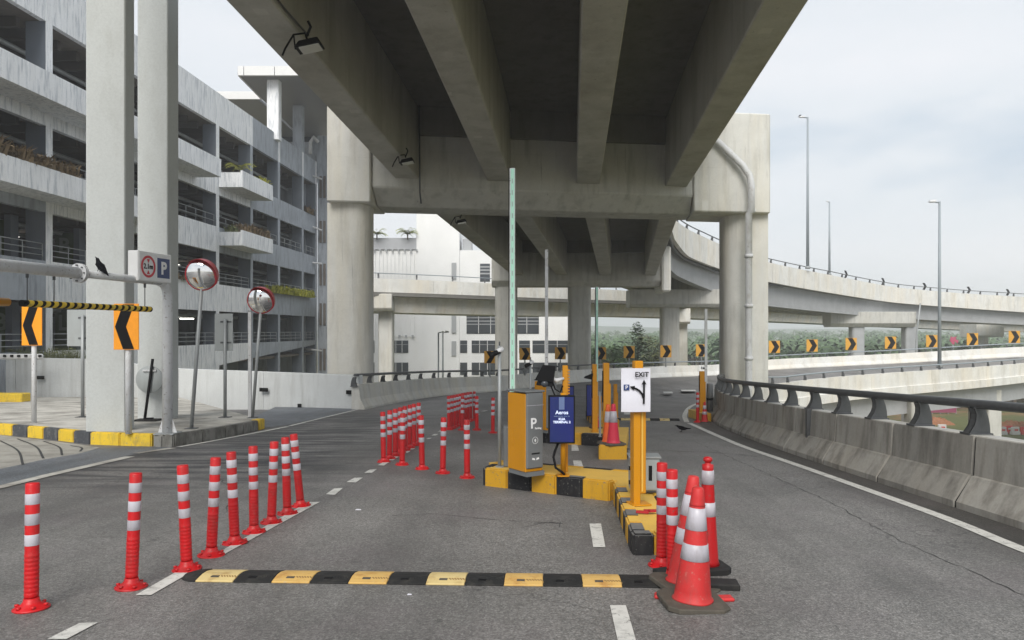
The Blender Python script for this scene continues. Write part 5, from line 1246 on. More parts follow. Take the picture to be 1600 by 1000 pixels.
# EXIT post with paper sign
ep = thing('exit_post', 'orange square steel post on the island holding the exit notice', 'post', tuple(i_at(998, 7.02) - Vector((0, 0, .025))), R(12))
hgt = 1.33
m = MB(); m.box(-.066, .0, -.05, .05, 0, hgt - .11); m.box(.0, .062, -.03, .05, .10, hgt - .12); m.box(-.05, .03, -.04, .04, hgt - .12, hgt); m.build('post_shaft', M['orange'], ep, bevel=.006)
m = MB(); m.box(.015, .03, -.0345, -.031, .12, .95); m.build('lit_edge_strip', M['yellow_top'], ep)  # pale strip paints the light caught along the post's edge
m = MB(); m.box(-.09, .09, -.09, .09, 0, .012); m.build('base_plate', M['orange'], ep)
c = P(993.5, 609.5, 6.92); es = thing('exit_notice', 'laminated white notice reading EXIT with a straight arrow and a left arrow to P', 'notice', tuple(c), R(3))
m = MB(); n = 10; vs = []
for k in range(n + 1):
    for j in range(7): u = -.135 + .27 * j / 6; v = -.2 + .4 * k / n; vs.append((u, .006 * math.sin(u * 22 + v * 5) + .006 * math.sin(v * 14), v))
for k in range(n + 1):
    for j in range(7): x, y_, z = vs[k * 7 + j]; vs.append((x, y_ + .003, z))
N_ = 7 * (n + 1)
fs = [(k * 7 + j, k * 7 + j + 1, (k + 1) * 7 + j + 1, (k + 1) * 7 + j) for k in range(n) for j in range(6)] + [(N_ + k * 7 + j, N_ + (k + 1) * 7 + j, N_ + (k + 1) * 7 + j + 1, N_ + k * 7 + j + 1) for k in range(n) for j in range(6)]
m.smooth = True; m.add(vs, fs); m.build('paper_sheet', M['paper'], es)
put_text('exit_text', 'EXIT', .062, M['sign_black'], es, (.052, -.017, .142), (R(90), 0, 0), .0012)
def arrow(nm, pts, w, head):
    m = MB(); pts = [Vector((p[0], 0, p[1])) for p in pts]; vs = []
    for i, p in enumerate(pts):
        t = (pts[min(i + 1, len(pts) - 1)] - pts[max(0, i - 1)]).normalized(); r_ = Vector((t.z, 0, -t.x)) * w / 2; vs += [p - r_ + Vector((0, -.0165, 0)), p + r_ + Vector((0, -.0165, 0))]
    m.add(vs, [(2 * i, 2 * i + 1, 2 * i + 3, 2 * i + 2) for i in range(len(pts) - 1)])
    t = (pts[-1] - pts[-2]).normalized(); r_ = Vector((t.z, 0, -t.x)); e_ = pts[-1] + Vector((0, -.0168, 0))
    m.add([e_ - r_ * head * .5 - t * .003, e_ + r_ * head * .5 - t * .003, e_ + t * head * .95], [(0, 1, 2)]); return m.build(nm, M['sign_black'], es)
arrow('straight_arrow', [(.07, -.125), (.072, 0), (.072, .055)], .018, .045)
arrow('left_arrow', [(.066, -.07), (.055, -.035), (.03, -.005), (0, .013), (-.02, .02)], .018, .045)
for (x0, x1, z0, z1) in ((-.108, -.072, .0, .05),):
    m = MB(); m.box(-.115, -.063, -.0165, -.015, -.0, .052); m.build('parking_square', M['sign_blue'], es); put_text('parking_letter', 'P', .048, M['paper'], es, (-.089, -.018, .025), (R(90), 0, 0), .001)
# grey control cabinet behind the post
q = Vector((PX(1006, 7.62), 7.62, gz(7.62) + IH)); cb = thing('control_cabinet', 'small grey steel control cabinet with a dark window slot behind the exit post', 'cabinet', tuple(q), R(-4))
m = MB(); m.box(-.145, .145, -.11, .11, .02, .34); m.build('cabinet_body', M['sign_grey'], cb, bevel=.008)
m = MB(); m.box(-.16, .16, -.125, .125, .3405, .36); m.build('cabinet_lid', M['steel'], cb, bevel=.004)
m = MB(); m.box(-.13, .13, -.09, .09, 0, .0195); m.build('plinth', M['steel_dark'], cb)
m = MB(); m.box(.035, .07, -.1145, -.1105, .12, .27); m.build('window_slot', M['drain'], cb)
m = MB(); m.box(-.135, .135, -.1135, -.1105, .04, .325); m.build('door_panel', M['sign_grey'], cb)
for z in (.1, .24): m = MB(); m.tube([(-.15, -.1, z - .02), (-.15, -.1, z + .02)], .01, 6); m.build('hinge', M['dark'], cb)

# ---- ticket machine
def ticket_machine(label, loc, rz, full=True):
    t = thing('ticket_machine', label, 'ticket machine', loc, rz)
    # local: corner at origin edge; left (orange) side along -x, right (grey) front along +y ... box 0.363 (x) by 0.243 (y)
    m = MB(); m.box(-.35, .01, .012, .26, .0, .05); m.build('plinth', M['mach_grey'], t)
    m = MB(); m.box(-.363, .0, .0, .243, .051, .94); m.build('orange_body', M['orange'], t, bevel=.008)
    m = MB(); m.box(-.02, .022, .006, .237, .09, .955); m.build('grey_front', M['mach_grey'], t, bevel=.012)
    m = MB(); m.box(-.375, .03, -.012, .255, .9555, .975); m.build('lid', M['mach_grey'], t, bevel=.006)
    m = MB(); m.box(.0225, .0245, .004, .239, .806, .812); m.build('seam', M['band'], t)
    m = MB(); m.box(-.30, -.24, -.003, -.0005, .33, .55); m.build('side_hatch', M['orange'], t, bevel=.001)
    if full:
        rt = (R(90), 0, R(90))
        put_text('parking_letter', 'P', .165, M['sign_white'], t, (.0245, .095, .60), rt, .003)
        put_text('small_text', 'Parking', .030, M['sign_white'], t, (.0245, .16, .545), rt, .001)
        o = ringm(.036, .040, 28, 0, .002).build('button_ring', M['sign_white'], t); o.location = (.0235, .12, .41); o.rotation_euler = (0, 0, R(90))
        m = MB(); m.prism_t([(-.016, -.002), (.016, -.002), (0, .02)], .002, lambda u, v, w: Vector((.0232 + w, .12 + u, .41 + v))); m.prism_t([(-.006, -.02), (.006, -.02), (.006, -.003), (-.006, -.003)], .002, lambda u, v, w: Vector((.0232 + w, .12 + u, .41 + v))); m.build('arrow_mark', M['sign_white'], t)
        m = MB(); 
        for s_ in (-1, 1): m.prism_t([(s_ * .008, -.016), (s_ * .05, -.006), (s_ * .045, .014), (s_ * .014, .008)], .002, lambda u, v, w: Vector((.0232 + w, .125 + u, .20 + v)))
        m.build('card_mark', M['sign_white'], t)
        m = MB(); m.box(.0225, .028, .07, .18, .255, .268); m.build('card_slot', M['dark'], t)
    return t
tm = ticket_machine('orange and dark grey ticket machine with a white P on the near island', (PX(821, 8.55), 8.55, gz(8.62) + IH - .004), R(-56) + R(0))
# display screen on a yellow pole
sp = Vector((PX(880, 8.62), 8.62, gz(8.62) + IH)); sd = thing('display_screen', 'upright blue information screen in a black frame on a yellow pole', 'screen', tuple(sp), R(2))
hz0 = PZ(693.5, 8.5) - sp.z; hz1 = PZ(618, 8.5) - sp.z; xo = PX(877.5, 8.5) - sp.x
m = MB(); m.box(xo - .150, xo + .150, -.10, -.045, hz0, hz1); m.build('screen_case', M['dark'], sd, bevel=.006)
m = MB(); m.box(xo - .133, xo + .133, -.103, -.1005, hz0 + .018, hz1 - .018); sf = m.build('screen_face', M['screen'], sd)
zc_ = (hz0 + hz1) / 2
m = MB(); m.box(xo - .032, xo + .030, -.1045, -.1035, hz1 - .16, hz1 - .019); m.build('pale_band', M['screen_pale'], sd)
put_text('screen_line', 'Aeros', .058, M['screen_text'], sd, (xo - .0, -.1055, zc_ + .078), (R(90), 0, 0), .0012)
put_text('screen_line', 'welcomes you to', .026, M['screen_pale'], sd, (xo, -.1055, zc_ + .038), (R(90), 0, 0), .0006)
put_text('screen_line', 'KLIA', .036, M['screen_text'], sd, (xo, -.1055, zc_ + .004), (R(90), 0, 0), .0012)
put_text('screen_line', 'TERMINAL 2', .036, M['screen_text'], sd, (xo, -.1055, zc_ - .030), (R(90), 0, 0), .0012)
m = MB(); m.tube([(0, 0, 0), (0, 0, hz1 + .02)], .031, 14); m.build('pole', M['orange'], sd)
m = MB(); m.box(-.07, .07, -.07, .07, 0, .012); m.build('base_plate', M['orange'], sd)
m = MB(); m.tube([(-.055, -.03, hz0 + .01), (-.10, -.04, hz0 - .10), (-.115, -.04, .22), (-.09, -.05, .10), (-.02, -.05, .05), (.01, -.03, .02)], .014, 8); m.build('black_cable', M['dark'], sd)
# camera unit above the screen
cu_ = thing('plate_camera', 'black plate camera with white bracket on a ribbed orange mast above the screen', 'camera', tuple(Vector((PX(883, 8.95), 8.95, gz(8.95) + IH))))
zb_ = PZ(618, 8.95) - cu_.location.z; ztp = PZ(571, 8.95) - cu_.location.z
m = MB(); m.box(-.032, .032, -.03, .03, 0, ztp); m.build('mast', M['orange'], cu_, bevel=.006)
for k in range(9): z = zb_ + .02 + k * .034; m = MB(); m.box(.025, .052, -.034, .034, z, z + .016); m.build('rib', M['orange'], cu_)
cc = P(853, 587, 8.85) - cu_.location
m = MB(); m.hexa([cc + Vector(v) for v in ((-.125, -.13, -.105), (.075, -.13, -.125), (.10, .10, -.07), (-.06, .10, -.05), (-.10, -.12, -.045), (.08, -.12, -.06), (.12, .12, .095), (-.02, .12, .11))]); m.build('camera_housing', M['dark'], cu_, bevel=.01)
m = MB(); m.hexa([cc + Vector(v) for v in ((-.135, -.15, -.045), (.075, -.15, -.062), (.12, .12, .10), (-.03, .12, .115), (-.135, -.15, -.038), (.075, -.15, -.055), (.12, .12, .108), (-.03, .12, .123))]); m.build('sun_shield', M['dark'], cu_)
m = MB(); m.lathe([(.001, 0), (.04, 0), (.04, .012), (.001, .012)], 16, cc + Vector((-.02, -.135, -.085)), Euler((R(90), 0, 0)).to_matrix()); m.build('lens', M['glass'], cu_)
m = MB(); m.tube([cc + Vector((.06, 0, -.02)), cc + Vector((.12, .02, -.06)), cc + Vector((.21, .06, -.035))], [.02, .028, .018], 8); m.build('bracket', M['pole_white'], cu_)
m = MB(); m.tube([cc + Vector((.08, .03, -.07)), cc + Vector((.11, .04, -.16)), cc + Vector((.17, .05, -.2)), cc + Vector((.2, .06, -.12))], .009, 6); m.tube([cc + Vector((.05, .02, -.1)), cc + Vector((.10, .03, -.22)), cc + Vector((.16, .06, -.3))], .008, 6); m.build('cable', M['dark'], cu_)
m = MB(); m.box(.095 - .22, .165 - .22, -.0, .05, zb_ - .1, zb_ + .07); 
# slim camera poles
def cam_pole(label, px, pb, pt, y, cdx):
    b = Vector((PX(px, y), y, gz(y) + IH)); t = thing('camera_pole', label, 'camera', tuple(b)); h = PZ(pt, y) - b.z
    m = MB(); m.tube([(0, 0, 0), (0, 0, h)], .022, 10); m.build('pole', M['steel'], t)
    m = MB(); m.tube([(cdx - .05, -.10, h - .12), (cdx + .06, -.02, h - .07)], [.035, .03], 12); m.build('camera_body', M['dark'], t)
    m = MB(); m.tube([(cdx + .03, -.04, h - .075), (cdx + .10, 0, h - .04)], .032, 12); m.tube([(cdx + .07, 0, h - .06), (0, 0, h - .03)], .015, 8); m.build('bracket', M['pole_white'], t)
    m = MB(); m.tube([(0, 0, h), (0, 0, h + .05)], .01, 6); m.build('antenna', M['steel_dark'], t)
    m = MB(); m.box(-.05, .05, -.05, .05, 0, .01); m.build('base_plate', M['steel'], t)
cam_pole('thin steel pole with a small bullet camera just left of the ticket machine', 780.5, 735, 540, 9.35, -.06)
cam_pole('thin pole with a small dark camera seen over the ticket machine', 829, 640, 562, 14.6, -.05)

# ---- raised barrier arms
def arm(label, px, y, pt, pb, w, kind, ped=None):
    zt_, zb_ = PZ(pt, y), PZ(pb, y); b = Vector((PX(px, y), y, gz(y) + IH)); t = thing('barrier_arm', label, 'barrier', tuple(b)); h0 = zb_ - b.z; h1 = zt_ - b.z
    m = MB(); m.box(-w / 2, w / 2, -.02, .02, h0, h1); m.build('arm', M['pole_white'], t, bevel=.003)
    if kind:
        m = MB(); m.box(-w * .30, w * .36, -.026, -.0205, h0 + (.3 if kind > 1 else 0), h1 - .01); m.build('light_strip', M['led'], t)
        n = int((h1 - h0) / .16)
        for k in range(n): z = h0 + .35 + k * (h1 - h0 - .4) / n; m = MB(); m.box(-w * .08, w * .08, -.0285, -.0262, z, z + .06); m.build('slot', M['sign_grey' if kind > 1 else 'band'], t)
        m = MB(); m.box(-w / 2 - .012, -w / 2 - .0005, -.022, .022, h0, h1); m.build('edge_rubber', M['dark'], t)
    m = MB(); m.box(-.11, .11, -.10, .12, 0, max(.5, h0 + .1)) ; 
    if ped: m.build('pedestal', M[ped], t, bevel=.01)
    return t
arm('tall raised barrier arm with green light strip behind the near ticket machine', 800.5, 9.45, 263, 690, .07, 2, 'mach_grey')
arm('plain white raised barrier arm seen above the black plate camera', 854, 14.9, 390, 640, .062, 0, 'orange')
arm('distant raised barrier arm with green and white light strip', 932.5, 18.3, 448, 640, .062, 1, 'orange')
arm('far white raised barrier arm beside the orange post on the far right island', 1103, 20.6, 483, 645, .07, 0, None)

# ---- things on the second island
def slim_post(label, px, y, pt, w, mat='orange', d=.08, notch=True, cat='post'):
    b = Vector((PX(px, y), y, gz(y) + IH)); h = PZ(pt, y) - b.z; t = thing('orange_post' if mat == 'orange' else 'metal_post', label, cat, tuple(b), R(6))
    m = MB(); m.box(-w / 2, w / 2, -d / 2, d / 2, 0, h * .74); m.box(-w / 2, w * .3, -d / 2, d / 2, h * .7401, h); m.build('post_shaft', M[mat], t, bevel=.005)
    m = MB(); m.box(-w * .7, w * .7, -d * .8, d * .8, 0, .012); m.build('base_plate', M[mat], t)
    if notch: m = MB(); m.box(-w / 2 - .012, -w / 2 - .001, -.02, .02, h * .5, h * .9); m.build('dark_edge', M['dark'], t)
    return t
slim_post('orange post behind the two cones on the second island', 948, 12.3, 567, .12)
slim_post('orange post left of the taller one further back on the second island', 929.5, 14.2, 569, .10)
slim_post('thin grey post between the two orange posts', 937.5, 13.2, 612, .035, 'steel', .035, False)
t = thing('plate_camera', 'small black camera pointing left from the back orange post', 'camera', tuple(P(919, 589, 14.2))); m = MB(); m.hexa([(-.08, -.06, -.02), (.07, -.05, -.05), (.07, .05, -.05), (-.08, .04, -.02), (-.06, -.05, .01), (.09, -.05, .07), (.09, .05, .07), (-.06, .04, .01)]); m.build('camera_housing', M['dark'], t); m = MB(); m.tube([(.05, 0, 0), (.13, 0, -.02)], .014, 6); m.build('bracket', M['pole_white'], t)
def mini_screen(label, px0, px1, pt, pb, y):
    c = P((px0 + px1) / 2, (pt + pb) / 2, y); w = (px1 - px0) / F * y; h = (pb - pt) / F * y; b = gz(y) + IH; t = thing('display_screen', label, 'screen', (c.x, c.y, b))
    m = MB(); m.box(-w / 2, w / 2, -.03, .03, c.z - b - h / 2, c.z - b + h / 2); m.build('screen_case', M['dark'], t, bevel=.004)
    m = MB(); m.box(-w / 2 + .015, w / 2 - .015, -.033, -.0305, c.z - b - h / 2 + .015, c.z - b + h / 2 - .015); m.build('screen_face', M['screen'], t)
    m = MB(); m.tube([(0, .06, 0), (0, .06, c.z - b + h * .3)], .03, 8); m.build('pole', M['orange'], t)
mini_screen('dark blue screen partly hidden behind the near information screen', 878, 897, 603, 655, 14.4)
mini_screen('blue screen seen left of the back orange post', 916, 925, 601, 650, 18.0)
t2 = ticket_machine('orange ticket machine on the second island seen behind the near screen', (PX(853, 13.9), 13.9, gz(14) + IH), R(-56), False)
# cones
def cone(label, loc, mat, s=1.0, rz=0.0, tilt=0.0, two=True, group=None, flat=.0):
    t = thing('traffic_cone', label, 'cone', loc, 0, group, rot=Euler((0, tilt, rz)))
    m = MB(); q_ = .195; ch = .06; oc = [(-q_ + ch, -q_), (q_ - ch, -q_), (q_, -q_ + ch), (q_, q_ - ch), (q_ - ch, q_), (-q_ + ch, q_), (-q_, q_ - ch), (-q_, -q_ + ch)]
    m.prism([(x * s, y * s) for x, y in oc], 0, .034 * s); m.build('rubber_base', M['rubber_brown'], t, bevel=.006)
    def rr(z): return (.116 + (.036 - .116) * (z - .034) / (.72 - .034)) * s
    pr = [(.128 * s, .0342 * s), (.124 * s, .042 * s)] + [(rr(.05 + .67 * k / 14), (.05 + .67 * k / 14) * s) for k in range(15)] + [(.030 * s, .728 * s), (.018 * s, .731 * s), (.0001, .731 * s)]
    m = MB(); m.lathe(pr, 26); o = m.build('cone_body', M[mat], t)
    rg = random.Random(int(loc[0] * 100))
    for v in o.data.vertices:   # slight dents low on the skin
        a = math.atan2(v.co.y, v.co.x); v.co.x += .006 * s * math.sin(3 * a + 1) * max(0, 1 - v.co.z / .35 / s); v.co.y += .006 * s * math.sin(2 * a + v.co.z * 20) * max(0, 1 - v.co.z / .35 / s)
    m = MB(); m.lathe([(rr(.62) + .0035 * s, .62 * s), (.040 * s + .004, .63 * s), (.037 * s + .004, .655 * s), (rr(.66), .656 * s)], 20); m.build('collar', M[mat], t)
    for z0, z1 in (((.47, .605), (.285, .385)) if two else ((.40, .60),)):
        m = MB(); m.lathe([(rr(z0) + .001, z0 * s), (rr(z0) + .0028, z0 * s + .001), (rr(z1) + .0028, z1 * s - .001), (rr(z1) + .001, z1 * s)], 26); m.build('reflective_band', M['band'], t)
    return t
cone('front red cone with two white bands and a brown rubber base, nearest the camera', tuple(at(1082, 944)), 'red_old', 1.0, R(4), R(2.8))
cone('cone squeezed behind the front cone, leaning slightly right', tuple(at(1069, 916) + Vector((0, 0, .0))), 'red_old', 1.02, R(15), R(5.5))
def tall_delineator(label, loc, s=1.0):
    t = thing('delineator_cone', label, 'cone', loc, R(10))
    m = MB(); q_ = .14; m.prism([(-q_, -q_ + .05), (-q_ + .05, -q_), (q_ - .05, -q_), (q_, -q_ + .05), (q_, q_ - .05), (q_ - .05, q_), (-q_ + .05, q_), (-q_, q_ - .05)], 0, .05); m.build('rubber_base', M['rubber'], t, bevel=.008)
    m = MB(); m.lathe([(.085, .0502), (.075, .08), (.05, .50), (.040, .74), (.040, .77), (.022, .775), (.022, .79), (.032, .795), (.032, .815), (.02, .825), (.0001, .826)], 22); m.build('body', M['red'], t)
    for z0, z1 in ((.63, .73), (.40, .50)): m = MB(); r0 = .05 + (.5 - z0) * .042 if z0 < .5 else .05 - (z0 - .5) * .042; r1 = .05 - (z1 - .5) * .042; m.lathe([(r0 + .001, z0), (r0 + .003, z0 + .001), (r1 + .003, z1 - .001), (r1 + .001, z1)], 22); m.build('reflective_band', M['band'], t)
    return t
tall_delineator('slim red and white delineator with a knob top standing right behind the cones', tuple(at(1106, 892)))
# stray rubber bases under the cones
for (px, py, w_, mt, lab, rz) in ((1048, 899, .22, 'rubber', 'loose black rubber foot left of the cones', 20), (1118, 918, .30, 'rubber', 'black rubber base sticking out right of the front cone', -6), (1126, 938, .16, 'red_old', 'red plastic base piece right behind the front cone', 3), (1036, 934, .11, 'red_old', 'red plastic lug at the left side of the front cone base', -10)):
    q = at(px, py); m = MB(); m.rbox((0, 0, .022 if mt == 'rubber' else .012), (w_, .14 if mt == 'rubber' else .08, .044 if mt == 'rubber' else .024), R(rz)); o = m.build('rubber_foot' if mt == 'rubber' else 'plastic_foot', M[mt], bevel=.008); o.location = q; tag(o, lab, 'cone base')
cone('bright orange cone leaning against the taller orange post on the second island', tuple(i_at(951, 12.08)), 'orange_cone', .86, 0, R(-1), False)
cone('faded red cone with one broad white band on the nose of the second island', tuple(i_at(958.5, 11.95)), 'pink_cone', .88, .2, 0, False)
cone('small red cone further back between the posts of the second island', tuple(i_at(931, 15.0)), 'pink_cone', .62, .2, 0, False)
cone('red cone beside the orange post on the far right island', (PX(1101, 19.25), 19.25, gz(19.25) + .0), 'red_old', .72, 0, 0, True)
q = at(980, 716); t = thing('fallen_roll', 'short dark roll lying right of the second island nose', 'roll', tuple(q + Vector((0, 0, .06)))); m = MB(); m.tube([(-.02, 0, .03), (.07, .02, .03)], .07, 14); m.build('roll_body', M['steel_dark'], t); m = MB(); m.tube([(-.03, -.002, .03), (-.0205, 0, .03)], .045, 12); m.build('roll_core', M['steel'], t)
# far right island: orange post and black cylinder
slim_post('orange ribbed post on the far right island next to the curved barrier', 1097.5, 20.1, 580, .16)
q = i_at(1109, 20.2); t = thing('black_tube', 'dark round barrier pedestal on the far right island', 'pedestal', tuple(q)); m = MB(); m.lathe([(.085, 0), (.085, .70), (.08, .74), (.0001, .75)], 18); m.build('housing', M['mach_grey'], t); m = MB(); m.lathe([(.09, .30), (.09, .36)], 18); m.build('band', M['dark'], t)
t = thing('plate_camera', 'tiny white camera above the orange post of the far right island', 'camera', tuple(P(1100, 575, 20.1))); m = MB(); m.rbox((0, 0, 0), (.14, .12, .07)); m.build('camera_housing', M['white_panel'], t, bevel=.01); m = MB(); m.tube([(-.02, -.061, 0), (-.02, -.075, 0)], .022, 10); m.build('lens', M['dark'], t)
slim_post('thin orange post at the furthest island', 962, 18.0, 600, .10, notch=False)

# bird fallen leaf / litter bits on the road
for px, py, s_, lab in ((640, 930, .014, 'tiny white paper scrap on the road below the hump'), (560, 797, .03, 'small pale litter speck in the middle lane'), (804, 668, .03, 'white scrap on the road before the second island')):
    q = at(px, py); m = MB(); m.hexa([(-s_, -s_ * .5, .003), (s_, -s_ * .4, .003), (s_ * .8, s_ * .6, .003), (-s_ * .7, s_ * .5, .003), (-s_, -s_ * .5, .007), (s_, -s_ * .4, .01), (s_ * .8, s_ * .6, .007), (-s_ * .7, s_ * .5, .009)]); o = m.build('litter', M['paper']); o.location = q; tag(o, lab, 'litter')
# ================================================================== SIGNS ON THE FAR BARRIER
def on_outer(px):
    return min(outer, key=lambda p: abs(800 + F * p.x / p.y - px) + (0 if p.y > 24 else 999))
chv = [(765, 558, 'first from the left, behind the camera pole'), (820, 553, 'second from the left, behind the green barrier arm'), (875.5, 552, 'third from the left, left of the shaded column'), (938.5, 552, 'just right of the distant green arm'), (983, 550, 'right above the exit post'),
       (1040.5, 549, 'in front of the shaded ramp column'), (1096, 547.5, 'just left of the near pier column'), (1210, 542, 'first to the right of the near pier'), (1269, 540, 'second to the right of the near pier'), (1330, 537.5, 'before the left column of the far pier'), (1391.5, 535.5, 'between the two columns of the far pier'),
       (1456, 533, 'just left of the big lamp post'), (1519.5, 530, 'under the white hammerhead cap'), (1585, 526.5, 'last one at the right edge')]
for px, py, lab in chv:
    b = on_outer(px); y = b.y + .3; c = P(px, py, y); w = 17 / F * y; h = 19 / F * y
    chevron_board('chevron_sign', 'yellow right chevron board on far barrier, ' + lab, tuple(c), w, h, 1, (M['sign_yellow'], M['sign_black'], M['steel']), .045, b.z + .75 - c.z, R(-4), 'chevron boards along the far barrier')
q = P(1490, 532, 74); t = thing('pink_sign', 'small pink round sign beyond the far barrier right of the lamp post', 'sign', tuple(q)); m = MB(); m.prism_t([(-.36, 0), (-.1, -.38), (.08, -.38), (.1, -.05), (.4, -.3), (.5, .02), (.2, .1), (.3, .4), (-.05, .3), (-.25, .4)], .05, lambda u, v, w: Vector((u, w, v))); m.build('sign_panel', plain('pink_film', (.42, .07, .13), .5), t); m = MB(); m.tube([(0, .1, 0), (0, .1, -3.2)], .05, 6); m.build('post', M['steel'], t)

# ================================================================== LAMP POSTS
def lamp_post(label, px, pt, pb, y, r, armpx, h_ang=0, mat='rail_far'):
    b = P(px, pb, y); z1 = PZ(pt, y) - b.z; t = thing('street_lamp', label, 'lamp post', tuple(b)); ax = (armpx - px) / F * y
    m = MB(); m.tube([(0, 0, 0), (0, 0, z1)], [r, r * .55], 10); m.build('pole', M[mat], t)
    m = MB(); m.tube([(0, 0, z1 - .08), (ax * .55, 0, z1 + .0)], r * .4, 8); m.build('arm', M[mat], t)
    m = MB(); m.hexa([(ax, -.14, z1 - .04), (ax * .35, -.14, z1 - .04), (ax * .35, .14, z1 - .04), (ax, .14, z1 - .04), (ax * .9, -.1, z1 + .09), (ax * .35, -.1, z1 + .13), (ax * .35, .1, z1 + .13), (ax * .9, .1, z1 + .09)]); m.build('lamp_head', M['pole_white'], t, bevel=.02)
    m = MB(); m.box(min(ax * .85, ax * .5), max(ax * .85, ax * .5), -.09, .09, z1 - .06, z1 - .0405); m.build('lamp_lens', M['lens'], t)
    m = MB(); m.tube([(0, 0, 0), (0, 0, .25)], r * 1.6, 8); m.build('base', M['steel'], t)
lamp_post('tall lamp post left of the pair rising behind the upper ramp, arm pointing left', 1262, 183, 420, 80.5, .17, 1248)
lamp_post('shorter thin lamp post rising behind the upper ramp, further right', 1296, 315, 430, 108, .17, 1291)
lamp_post('grey lamp post with a flat head on the lower ramp barrier at right', 1468, 315, 575, PX(1, 1) * 0 + 48.9, .12, 1451)
lamp_post('small distant lamp post with an arm pointing right before the white building', 692, 519, 600, 70, .09, 702)
t = thing('street_lamp', 'thin distant second pole just left of the small lamp post', 'lamp post', tuple(P(685, 600, 71))); m = MB(); m.tube([(0, 0, 0), (0, 0, PZ(520, 71) - PZ(600, 71))], .07, 6); m.build('pole', M['rail_far'], t); m = MB(); m.tube([(0, 0, PZ(520, 71) - PZ(600, 71)), (.5, 0, PZ(518, 71) - PZ(600, 71))], .05, 6); m.build('arm', M['rail_far'], t)
t = thing('bird', 'small bird sitting on the tip of the tall lamp arm', 'bird', tuple(P(1250, 182.5, 80.5))); m = MB(); m.smooth = True; m.tube([(-.16, 0, .02), (-.05, 0, .10), (.04, 0, .16), (.1, 0, .2), (.16, 0, .19)], [.01, .07, .07, .045, .01], 8); m.build('body', M['feather'], t); m = MB(); m.add([(-.2, -.02, 0), (-.2, .02, 0), (0, .07, .1), (0, -.07, .1), (-.1, 0, .14)], [(0, 1, 2, 3), (0, 3, 4), (3, 2, 4), (2, 1, 4), (1, 0, 4)]); m.build('wing', M['feather'], t)

# ================================================================== CONSTRUCTION STUFF DOWN ON THE GRASS
GZ = -10.2
def gpt(px, py): y = (EYE - GZ) * F / (py - 516.0); return Vector((PX(px, y), y, GZ))
bars = [(1334, 659, 'white', 'white water barrier seen between the rail brackets left of the ramp columns'), (1472, 675, 'white', 'white water barrier under the purple hoarding'), (1531, 680, 'red', 'red water barrier left of the grey column'), (1566, 679, 'white', 'white water barrier right of the grey column'), (1576, 677, 'red', 'dark red water barrier between two white ones'), (1586, 679, 'white', 'second white water barrier right of the grey column'), (1601, 679, 'red', 'red water barrier cut by the right picture edge')]
for px, py, c_, lab in bars:
    q = gpt(px, py); t = thing('water_barrier', lab, 'barrier', tuple(q), R(random.uniform(-6, 6))); w = 12.5 / F * q.y; h = 12 / F * q.y
    m = MB(); m.prism_t([(-.28, 0), (-.26, h * .35), (-.12, h * .5), (-.1, h), (.1, h), (.12, h * .5), (.26, h * .35), (.28, 0)], w, lambda u, v, w_: Vector((w_ - w / 2, u, v))); m.build('body', M['barrier_red' if c_ == 'red' else 'barrier_white'], t, bevel=.03)
    m = MB(); m.box(-w * .2, w * .2, -.27, -.15, h * .52, h * .72); m.build('grip', M['barrier_red' if c_ != 'red' else 'barrier_white'], t)
q = gpt(1464, 647); t = thing('hoarding', 'low purple site hoarding on the grass under the ramp', 'fence', tuple(q))
for k in range(5):
    m = MB(); x0 = (-31 + k * 12.3) / F * q.y; m.box(x0, x0 + 12.1 / F * q.y, 0, .06, 0.2, 10.5 / F * q.y); m.build('panel', M['hoarding'], t)
m = MB(); 
for k in range(6): x0 = (-31 + k * 12.3) / F * q.y; m.box(x0 - .05, x0 + .05, .061, .16, 0, 11 / F * q.y)
m.build('posts', M['steel'], t)
def mound(label, px, py, wpx, hpx, seed):
    q = gpt(px, py); rg = random.Random(seed); W_ = wpx / F * q.y; H_ = hpx / F * q.y; m = MB(); nx, ny = 26, 10; vs = []
    for j in range(ny + 1):
        for i in range(nx + 1):
            u, v = i / nx * 2 - 1, j / ny * 2 - 1; e_ = max(0, 1 - u * u) * max(0, 1 - v * v); vs.append((u * W_ / 2, v * W_ * .22, e_ ** .6 * H_ * (.65 + .5 * rg.random()) - .05))
    m.add(vs, [(j * (nx + 1) + i, j * (nx + 1) + i + 1, (j + 1) * (nx + 1) + i + 1, (j + 1) * (nx + 1) + i) for j in range(ny) for i in range(nx)]); o = m.build('soil_mound', M['soil']); o.location = q; tag(o, kind='structure')
mound('red soil heap', 1460, 663, 56, 12, 1); mound('red soil heap', 1585, 668, 70, 12, 2); mound('red soil heap', 1590, 640, 60, 5, 3); mound('red soil heap', 1420, 668, 50, 7, 5)

